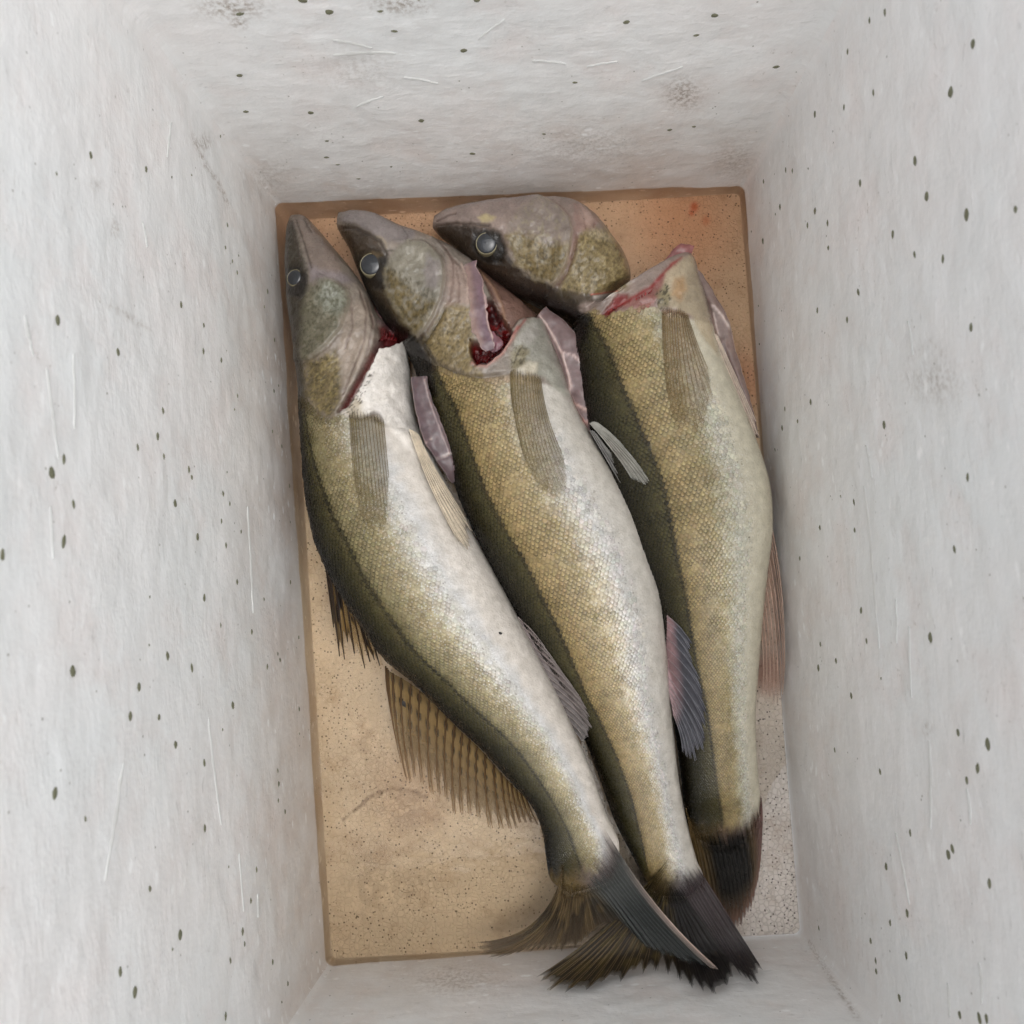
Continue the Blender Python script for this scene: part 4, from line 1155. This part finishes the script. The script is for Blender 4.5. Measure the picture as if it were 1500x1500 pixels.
def paint3(p, u, a, trunk):
    m = (1 - trunk)[:, None]
    p.c[:] = p.c * (1 - m) + lin((158, 140, 130)) * m * (0.86 + .28 * fbm(p.P[:, 0] / 10, p.P[:, 1] / 10, 73, 4))[:, None]
    p.area([(630,335),(645,326),(675,326),(700,332),(735,340),(745,372),(770,392),(812,418),(850,440),(850,480),(815,468),(755,430),(695,395),(650,360)], (48, 35, 22), 7, .96, rough=4)
    p.area([(650,356),(690,380),(725,398),(762,416),(795,430),(840,452),(866,462),(860,500),(835,500),(800,470),(740,430),(690,396)], (18, 13, 9), 6, .95, rough=3)
    p.area([(638,316),(673,300),(716,291),(759,286),(790,290),(760,305),(735,318),(700,322),(668,322),(642,330)], (156, 138, 130), 4, .9, rough=2)
    p.area([(700,318),(712,314),(726,318),(720,324),(706,325)], (200, 184, 136), 3, .8, rough=2)
    p.line([(640,324),(655,316),(668,312)], (84, 62, 50), 1.8, .7, -.0006)
    p.line([(642,330),(668,326),(700,328),(716,330)], (64, 48, 36), 2.2, .7, -.001, 1)
    p.area([(694,342),(712,334),(732,342),(742,362),(736,384),(716,386),(700,378),(690,360)], (26, 19, 12), 5, .95, -.0018)
    edge = [(790,287),(801,291),(818,302),(833,319),(838,338),(835,362),(829,389),(820,406),(810,420)]
    ck = edge + [(770,402),(750,380),(742,350),(745,325),(765,300)]
    p.area(ck, (152, 138, 128), 4, .95, rough=2)
    p.area([(742,345),(765,340),(790,352),(812,360),(835,358),(829,389),(811,420),(780,406),(755,385)], (128, 108, 58), 8, .92, rough=6)
    p.mottle([(738,340),(790,345),(835,365),(812,420),(770,402)], (56, 46, 20), 3.2, .42, .68, .62, 5, 3)
    p.mottle(ck, (176, 164, 132), 5, .45, .75, .5, 5, 33)
    p.step(edge, .0028, 1.3, 28)
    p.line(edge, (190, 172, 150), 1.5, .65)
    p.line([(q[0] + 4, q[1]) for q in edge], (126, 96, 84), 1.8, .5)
    p.area([(838,295),(862,300),(878,322),(872,334),(850,340),(846,362),(836,392),(828,402),(838,360),(842,330)], (164, 132, 122), 3, .8, rough=2)
    for pl in ([(845,296),(856,314),(858,334),(850,350)], [(862,302),(872,318),(870,332)]):
        p.line(pl, (120, 88, 78), 1.7, .6, -.0007, 1.0)
    p.area([(848,300),(866,306),(874,322),(862,330),(850,320)], (196, 168, 154), 5, .7, rough=3)
    op = [(849,342),(872,334),(895,338),(908,360),(917,381),(922,405),(916,424),(888,430),(858,434),(818,424),(832,395),(842,370)]
    p.area(op, (142, 124, 80), 7, .92, rough=5)
    p.area([(868,336),(890,338),(900,352),(880,350),(862,346)], (206, 190, 160), 5, .7, rough=3)
    p.mottle(op, (76, 64, 30), 3.2, .42, .68, .62, 4, 9)
    p.mottle(op, (182, 164, 116), 2.6, .48, .70, .55, 5, 19)
    p.line([(846,345),(840,372),(830,400),(818,418)], (110, 78, 62), 2.2, .7, -.001)
    p.area([(812,420),(845,428),(880,432),(878,440),(850,446),(820,436)], (64, 52, 30), 5, .8, rough=3)
    p.line([(872,437),(886,434),(903,431)], (226, 216, 206), 3.6, .95, .0012)
    p.line([(866,432),(885,429),(904,426)], (180, 80, 66), 1.4, .8)
    # torn front edge of the trunk
    p.area([(880,462),(888,452),(905,430),(920,430),(922,440),(905,450),(893,462)], (128, 26, 22), 3, .95, -.002, 1.5)
    p.area([(905,452),(919,438),(952,418),(984,386),(1000,378),(992,400),(968,428),(962,446),(935,452)], (158, 104, 96), 4, .95, rough=3)
    p.line([(900,450),(920,441),(953,421),(984,388),(998,378)], (150, 40, 40), 2.4, .85, 0, 1)
    p.area([(975,400),(1000,378),(1014,374),(1026,415),(1040,460),(1052,520),(1034,500),(1012,462),(985,452),(968,436)], (200, 184, 156), 4, .95, rough=2, spk=0, scl=0)
    p.area([(988,408),(1002,406),(1006,425),(996,442),(984,432)], (188, 146, 98), 6, .7, rough=3)
    p.area([(962,430),(976,415),(982,428),(978,450),(964,452)], (150, 140, 104), 4, .8, rough=3)
    p.mottle([(960,430),(978,412),(985,430),(980,455),(960,455)], (64, 58, 40), 2.6, .52, .62, .85, 3, 6)
    p.line([(972,460),(985,455),(998,458),(1008,462)], (118, 82, 58), 2.6, .8, -.001, 1)

fish3 = empty("fish", "rightmost fish with its head bent sharply sideways from the torn throat", "fish", "fish lying in the foam box")
F3 = build_fish(fish3, ST3, LAT3, BACK, FLANK3, FRONT3, paint3, sharp=0.02, belly_fade=(.44, .58), seed=3, tail_cols=((88, 72, 44), (112, 92, 86)))

# ------------------------------------------------------------------ eyes
eye(F1, 432, 407, 13, .55)
eye(F2, 544, 388, 17.5, .3)
eye(F3, 713, 357, 16.5, .3)

# ------------------------------------------------------------------ cut belly flaps and gill tissue
sheet("belly_flap", fish1, [(602,553,626,552,.046,.002),(604,575,630,575,.047,.003),(611,612,641,605,.048,.003),(622,648,655,640,.048,.003),(640,676,664,667,.045,.0025),(652,694,670,688,.042,.002),(662,708,672,704,.038,.001)],
      (96, 82, 84), [([(622,556),(627,580),(638,612),(651,645),(659,666)], (164, 148, 146), 1.4, .0005), ([(640,672),(652,668),(660,664)], (196, 184, 178), 2, .0006), ([(624,648),(632,642)], (190,170,160), 1.5, .0005), ([(608,560),(614,600),(628,645),(645,672)], (92, 76, 80), 4.0, 0)], edge=(140, 124, 124))
sheet("throat_flesh", fish1, [(548,455,556,452,.026,.003),(556,478,572,472,.026,.004),(566,492,588,490,.026,.004),(578,500,598,505,.024,.003)], (116, 84, 84), edge=(120, 60, 60))
sheet("belly_flap", fish2, [(786,466,800,450,.034,.003),(803,495,836,480,.034,.005),(818,530,860,520,.034,.005),(832,575,880,566,.034,.005),(846,605,889,600,.033,.005),(860,630,891,628,.032,.004),(875,655,887,652,.032,.002)],
      (112, 94, 93), [([(790,462),(800,476),(812,496),(824,520),(832,548),(836,566),(830,582)], (206, 184, 176), 2.0, .001), ([(822,516),(840,520),(856,536)], (196, 174, 168), 1.5, .0007), ([(838,590),(858,600),(884,596)], (190, 160, 150), 2.2, .0008),
                         ([(850,615),(868,622),(882,618)], (196, 150, 140), 2.4, .0006)], edge=(150, 130, 126))
sheet("gill_membrane", fish2, [(680,388,697,382,.0515,.0006),(684,412,708,416,.0545,.0007),(687,445,712,445,.0560,.0008),(691,478,715,472,.0565,.0008),(700,502,724,496,.0560,.0008),(712,515,724,511,.055,.0005)],
      (112, 92, 97), [([(684,392),(688,420),(690,450),(694,480),(702,502)], (146, 124, 114), 6.0, 0), ([(702,420),(706,450),(709,475),(718,500)], (112, 90, 100), 2.4, 0), ([(708,420),(712,450),(715,475),(724,500)], (190, 164, 158), 1.4, .0001)], edge=(160, 136, 132), on=F2, lift=.0002, wob=4.0)
sheet("gill_membrane", fish2, [(704,488,722,486,.049,.001),(710,500,734,496,.049,.0013),(716,513,736,506,.049,.0012),(722,517,731,513,.049,.0008)], (118, 82, 90), edge=(136, 92, 96), on=F2, lift=-.004, wob=3.0)
sheet("belly_flap", fish3, [(1014,392,1030,404,.033,.003),(1028,430,1050,438,.033,.004),(1040,465,1067,470,.033,.004),(1050,500,1077,512,.033,.004),(1068,550,1092,562,.033,.004),(1090,600,1106,612,.032,.003),(1104,632,1112,642,.032,.002)],
      (126, 108, 101), [([(1044,448),(1058,462),(1068,480)], (216, 200, 192), 2.0, .0008), ([(1060,505),(1075,545),(1090,585)], (110, 88, 84), 2.6, -.0006), ([(1045,460),(1052,490)], (206, 188, 180), 1.6, .0005)], edge=(186, 162, 154))
sheet("throat_flesh", fish3, [(948,419,954,410,.034,.002),(972,396,976,378,.034,.003),(994,380,996,359,.034,.003),(1012,374,1017,361,.034,.002)], (146, 96, 94), edge=(176, 110, 104))

def gill_filaments(F, arc, tips, n, col):
    """red gill filaments showing in the open cut"""
    rg = np.random.default_rng(5)
    A, T = np.array(arc, float), np.array(tips, float)
    vs_, qs, cs, off = [], [], [], 0
    for i in range(n):
        t = i / (n - 1) * (len(A) - 1)
        k = min(int(t), len(A) - 2); f = t - k
        a0 = A[k] * (1 - f) + A[k + 1] * f + rg.normal(0, .5, 2); t0 = T[k] * (1 - f) + T[k + 1] * f + rg.normal(0, 1.3, 2)
        bb = np.linspace(0, 1, 9)[:, None]
        pp = a0 * (1 - bb) + t0 * bb + np.array([1.0, .6]) * (4 * bb * (1 - bb)) * rg.normal(0, 1.2)
        z = top_z(F, pp[:, 0], pp[:, 1]) + .0009 + .0012 * np.sin(bb[:, 0] * 3)
        v, q = tube(at(pp[:, 0], pp[:, 1], z), .00055 * (1.1 - .7 * bb[:, 0]))
        vs_.append(v); qs.append(q + off); off += len(v)
        cs.append(np.tile(lin(col) * rg.uniform(.7, 1.35), (len(v), 1)))
    o = obj("gill_filaments", make_mesh("gill_filaments", np.concatenate(vs_), np.concatenate(qs), None, np.concatenate(cs)), M['flesh'], F.root)
    o["kind"] = "stuff"
gill_filaments(F2, [(693,520),(698,530),(712,531),(726,520),(738,508),(746,494)], [(706,512),(708,520),(716,520),(722,510),(728,500),(734,488)], 26, (92, 14, 16))
gill_filaments(F1, [(556,500),(563,497),(571,498),(580,499)], [(560,488),(566,486),(574,490),(582,494)], 12, (96, 24, 26))
gill_filaments(F3, [(890,458),(900,452),(912,446),(930,440),(950,430)], [(896,448),(908,442),(920,434),(938,428),(956,420)], 18, (140, 52, 50))

# ------------------------------------------------------------------ fins
def const(c):
    return lambda a, b, x, y: np.tile(lin(c), (len(a), 1)) * (0.8 + .4 * vnoise(x / 5, y / 5, 3))[:, None]
def blend(c1, c2, f):
    return lambda a, b, x, y: (lin(c1) * (1 - f(a, b))[:, None] + lin(c2) * f(a, b)[:, None]) * (0.8 + .4 * vnoise(x / 5, y / 5, 3))[:, None]

def dorsal1_col(a, b, x, y):
    c = np.tile(lin((140, 112, 66)), (len(a), 1))
    n = vnoise(a * 9, b * 5, 4)
    m = np.maximum(sstep(.55, .72, n), sstep(.45, .05, a))[:, None]
    e = sstep(.78, .92, b)[:, None] * .7
    return (c * (1 - m) + lin((26, 18, 12)) * m) * (1 - e) + lin((84, 44, 20)) * e
fin("first_dorsal_fin", fish1, [(478,832,490,930),(486,846,501,978),(496,862,510,962),(508,880,523,984),(520,900,539,982),(532,918,549,976),(546,940,559,984)], 9, .028, .012,
    dorsal1_col, lambda a, b: .55 + .4 * (vnoise(a * 9, b * 5, 4) > .58) + .35 * (a < .4), lambda a, b, x, y: np.tile(lin((40, 26, 14)), (len(a), 1)), .0007, .42, 0, False, seed=3, ragged=.12,
    label="torn dark spiny fin frayed at its tips")
def dorsal2_col(a, b, x, y):
    c = lin((124, 100, 58)) * (1 - b[:, None]) + lin((124, 106, 82)) * b[:, None]
    rows = np.sin((b - a * .12) * 40) * .5 + .5
    btw = np.abs((a * 21) % 1 - .5) * 2
    m = (sstep(.35, .75, rows) * sstep(.25, .6, btw) * sstep(.2, .4, vnoise(a * 60, b * 13, 8)) * sstep(.95, .5, b))[:, None] * .95
    d = sstep(.12, 0, b)[:, None] * .7
    c = c * (1 - m) + lin((34, 24, 14)) * m
    return c * (1 - d) + lin((62, 46, 22)) * d
fin("second_dorsal_fin", fish1, [(565,976,576,1060),(572,984,594,1140),(605,1004,613,1160),(640,1036,645,1182),(672,1068,672,1203),(700,1094,706,1216),(732,1130,747,1222),(752,1152,768,1212),(770,1168,790,1210)], 22, .030, .010,
    dorsal2_col, lambda a, b: .88 - .42 * b, lambda a, b, x, y: lin((64, 44, 20)) * (1 - b[:, None]) + lin((128, 100, 70)) * b[:, None], .0006, .26, .03, True, seed=4, ragged=.07,
    label="fanned yellowish fin with rows of dark spots lying in the water")
fin("pectoral_fin", fish1, [(512,609,518,712),(518,611,530,768),(528,613,546,787),(540,614,560,790),(552,616,568,764),(562,619,570,700)], 13, .06, .06,
    blend((112, 98, 60), (120, 106, 70), lambda a, b: b), lambda a, b: .52 - .36 * b, const((100, 86, 54)), .0002, .03, 0, True, on=F1, lift=.0012, seed=5, ext=.07)
fin("pelvic_fin", fish1, [(600,629,682,812),(602,630,691,804),(605,631,695,790),(609,633,688,768),(613,637,666,730)], 9, .05, .05,
    blend((200, 184, 164), (178, 166, 148), lambda a, b: b), lambda a, b: np.full(len(a), .96), const((208, 194, 172)), .0004, .03, .03, True, on=F1, lift=.0045, over=(F1,), seed=6)
fin("anal_fin", fish1, [(757,903,800,950),(768,928,828,990),(780,955,853,1025),(794,985,866,1052),(808,1012,869,1068),(823,1040,863,1080),(838,1068,852,1086)], 13, .037, .040,
    blend((126, 114, 112), (92, 88, 86), lambda a, b: a), lambda a, b: np.full(len(a), .93), blend((146, 134, 130), (120, 114, 110), lambda a, b: b), .00036, .05, -.04, True, over=(F2,), seed=7)

def tail1_col(a, b, x, y):
    up = sstep(.74, .50, a)[:, None]
    bars = sstep(.45, .62, vnoise(a * 30, b * 5, 12))[:, None] * sstep(.15, .4, b)[:, None]
    cu = lin((78, 64, 42)) * (1 - bars * .8) + lin((28, 22, 15)) * bars * .8
    cu = cu * (1 - .35 * sstep(.5, 1, b)[:, None]) + lin((100, 84, 68)) * .35 * sstep(.5, 1, b)[:, None]
    cl = lin((66, 68, 66)) * (1 - sstep(0, .6, b)[:, None]) + lin((32, 35, 34)) * sstep(0, .6, b)[:, None]
    pk = (sstep(.95, 1.0, a) * sstep(.15, .7, b))[:, None] * .85
    rs = sstep(.25, .0, b)[:, None] * sstep(.7, .9, a)[:, None] * .7
    cl = cl * (1 - rs) + lin((126, 104, 102)) * rs
    cl = cl * (1 - pk) + lin((160, 142, 132)) * pk
    return cu * up + cl * (1 - up)
fin("tail_fin", fish1, [(801,1268,676,1380),(803,1284,708,1404),(810,1294,750,1400),(820,1303,782,1397),(832,1309,812,1396),(845,1311,842,1390),(858,1309,872,1368),(868,1304,908,1352),(880,1297,950,1392),(892,1285,992,1410),(902,1268,1028,1419),(911,1240,1063,1428)],
    34, .047, lambda a: .030 + .020 * sstep(.4, .8, a), tail1_col, lambda a, b: .97 - .2 * b * sstep(.66, .5, a), lambda a, b, x, y: tail1_col(a, b, x, y) * 1.9 + .006, .00034, lambda a: .05 * sstep(.62, .45, a) + .01, lambda a: -.24 * sstep(.45, 0, a) + .05 * sstep(.75, 1, a), True, over=(F1, F2), seed=8, ragged=.04, ext=.22, soft=.006,
    label="wide forked tail fin, brown upper lobe and slate grey lower lobe")

fin("pectoral_fin", fish2, [(749,547,764,645),(754,549,776,694),(763,552,798,725),(773,554,815,738),(783,556,826,733),(789,557,834,710),(794,558,828,672)], 15, .06, .06,
    blend((138, 118, 78), (130, 114, 74), lambda a, b: b), lambda a, b: .58 - .36 * b, const((98, 86, 56)), .0002, .02, .05, True, on=F2, lift=.0015, seed=15, ext=.07)
fin("pelvic_fin", fish2, [(864,620,926,704),(866,619,946,718),(868,618,956,720),(871,618,953,706),(874,619,938,684),(877,621,915,655)], 8, .047, .052, blend((134, 124, 116), (120, 120, 112), lambda a, b: b), lambda a, b: np.full(len(a), .97), const((150, 148, 140)), .00042, .02, -.03, True, over=(F2, F3), seed=16)
fin("pelvic_fin", fish2, [(864,630,940,762),(870,632,945,750),(876,640,940,726),(884,652,928,700)], 7, .046, .046, blend((96, 90, 88), (84, 86, 86), lambda a, b: b), lambda a, b: np.full(len(a), .95), const((116, 114, 110)), .0004, .04, 0, True, over=(F2,), seed=17)
fin("anal_fin", fish2, [(977,902,1018,948),(977,918,1014,966),(976,945,1030,1010),(976,970,1037,1060),(977,995,1036,1102),(980,1015,1024,1112),(983,1030,1012,1119),(986,1046,1000,1106)], 14, .034, .036,
    blend((150, 120, 122), (66, 66, 72), lambda a, b: sstep(.05, .4, b)), lambda a, b: np.full(len(a), .95), blend((150, 128, 128), (104, 104, 110), lambda a, b: sstep(.0, .4, b)), .0004, .10, -.05, True, over=(F3,), seed=18)
def tail2_col(a, b, x, y):
    c = lin((40, 32, 20)) * np.ones((len(a), 1))
    m = sstep(.5, .65, vnoise(a * 36, b * 14, 22))[:, None] * .7
    c = c * (1 - m) + lin((76, 64, 34)) * m * 1.0
    dk = sstep(.45, .6, a)[:, None]
    c = c * (1 - dk) + lin((26, 23, 22)) * dk
    lo = sstep(.72, .8, a)[:, None]
    c = c * (1 - lo) + (lin((70, 61, 62)) * (1 - b[:, None]) + lin((28, 25, 25)) * b[:, None]) * lo
    return c
def tail2_ray(a, b, x, y):
    lt = (sstep(.55, .3, a) * sstep(.3, .8, b))[:, None] * .8
    return (tail2_col(a, b, x, y) * 1.7 + .004) * (1 - lt) + lin((128, 108, 80)) * lt
fin("tail_fin", fish2, [(945,1286,760,1446),(948,1296,792,1452),(952,1303,824,1455),(957,1309,862,1450),(963,1313,902,1442),(970,1315,942,1430),(978,1316,988,1440),(986,1316,1030,1455),(994,1315,1066,1459),(1003,1312,1078,1424),(1012,1306,1096,1442),(1020,1298,1113,1451),(1030,1284,1127,1436)],
    30, .028, .034, tail2_col, lambda a, b: np.full(len(a), .95), tail2_ray, .00045, lambda a: .03 + .14 * np.exp(-((a - .47) / .1) ** 2), lambda a: -.05 * sstep(.4, 0, a), True, over=(F2, F3), seed=19, ragged=.05, ext=.2, margin=.005, soft=.012,
    label="dark forked tail fin pressed against the foam under another tail")

fin("pectoral_fin", fish3, [(971,460,978,585),(976,461,988,624),(984,462,1001,641),(992,463,1015,645),(1000,463,1034,628),(1005,464,1046,592),(1009,465,1040,545)], 15, .06, .06,
    blend((144, 114, 72), (142, 116, 76), lambda a, b: b), lambda a, b: .5 - .32 * b, const((114, 96, 62)), .0002, .02, .02, True, on=F3, lift=.0012, seed=25, ext=.07)
fin("pelvic_fin", fish3, [(1041,488,1112,662),(1046,488,1114,645),(1051,492,1110,622)], 5, .040, .036, blend((190, 172, 158), (170, 152, 140), lambda a, b: b), lambda a, b: np.full(len(a), .95), const((200, 184, 168)), .0004, .03, 0, True, seed=26)
fin("anal_fin", fish3, [(1131,775,1149,1000),(1129,800,1146,1032),(1125,840,1138,1044),(1120,880,1126,1040),(1115,920,1116,1020)], 9, .022, .012, blend((182, 148, 130), (166, 136, 118), lambda a, b: b), lambda a, b: .5 - .25 * b, const((182, 156, 140)), .0004, .08, -.03, True, seed=27)
def tail3_col(a, b, x, y):
    c = lin((92, 74, 44)) * np.ones((len(a), 1))
    k = (sstep(.12, .35, a) * sstep(.82, .66, a) * sstep(.02, .14, b) * sstep(.95, .6, b))[:, None]
    r = sstep(.7, .88, a)[:, None]
    t = sstep(.6, .95, b)[:, None]
    c = c * (1 - r) + lin((112, 86, 80)) * r
    c = c * (1 - t) + lin((120, 88, 74)) * t
    st = sstep(.4, .7, vnoise(a * 26, b * 2, 5))[:, None] * .35
    c = c * (1 - st) + lin((40, 30, 24)) * st
    return c * (1 - k) + lin((20, 19, 17)) * k
fin("tail_fin", fish3, [(1004,1192,1016,1288),(1014,1220,1034,1326),(1028,1232,1054,1352),(1045,1237,1070,1368),(1062,1237,1084,1364),(1080,1232,1097,1342),(1098,1218,1107,1312),(1110,1195,1113,1272),(1114,1172,1116,1225)], 22, .012, .006,
    tail3_col, lambda a, b: .96 - .2 * b * b, lambda a, b, x, y: tail3_col(a, b, x, y) * 1.2, .0004, .05, -.03, True, over=(F3,), seed=28, ragged=.03, ext=.25, label="folded black and reddish brown tail fin on the dry floor")

# ------------------------------------------------------------------ crumbs of dirt
def crumb(px, py, z, r, label):
    rg = random.Random(px)
    n = 9
    V = [(0, 0, r * .5)]
    for k, (q, h) in enumerate(((.6, .42), (1.0, 0.0))):
        for i in range(n):
            an = 2 * math.pi * i / n; s = q * r * rg.uniform(.6, 1.3)
            V.append((s * math.cos(an) * 1.3, s * math.sin(an) * .8, h * r))
    T = [(0, 1 + i, 1 + (i + 1) % n) for i in range(n)]
    Q = [(1 + i, 1 + n + i, 1 + n + (i + 1) % n, 1 + (i + 1) % n) for i in range(n)]
    o = obj("dirt_crumb", make_mesh("dirt_crumb", V, Q, T, smooth=False), M['dirt'])
    o.location = at(px, py, z); o.rotation_euler.z = -.6
    o["label"] = label; o["category"] = "dirt"
crumb(590, 1027, .0245, .0034, "black crumb of dirt on the spotted fin of the leftmost fish")
crumb(733, 928, float(top_z(F1, 733, 928)[0]) + .0002, .0009, "tiny black speck on the white belly of the leftmost fish")
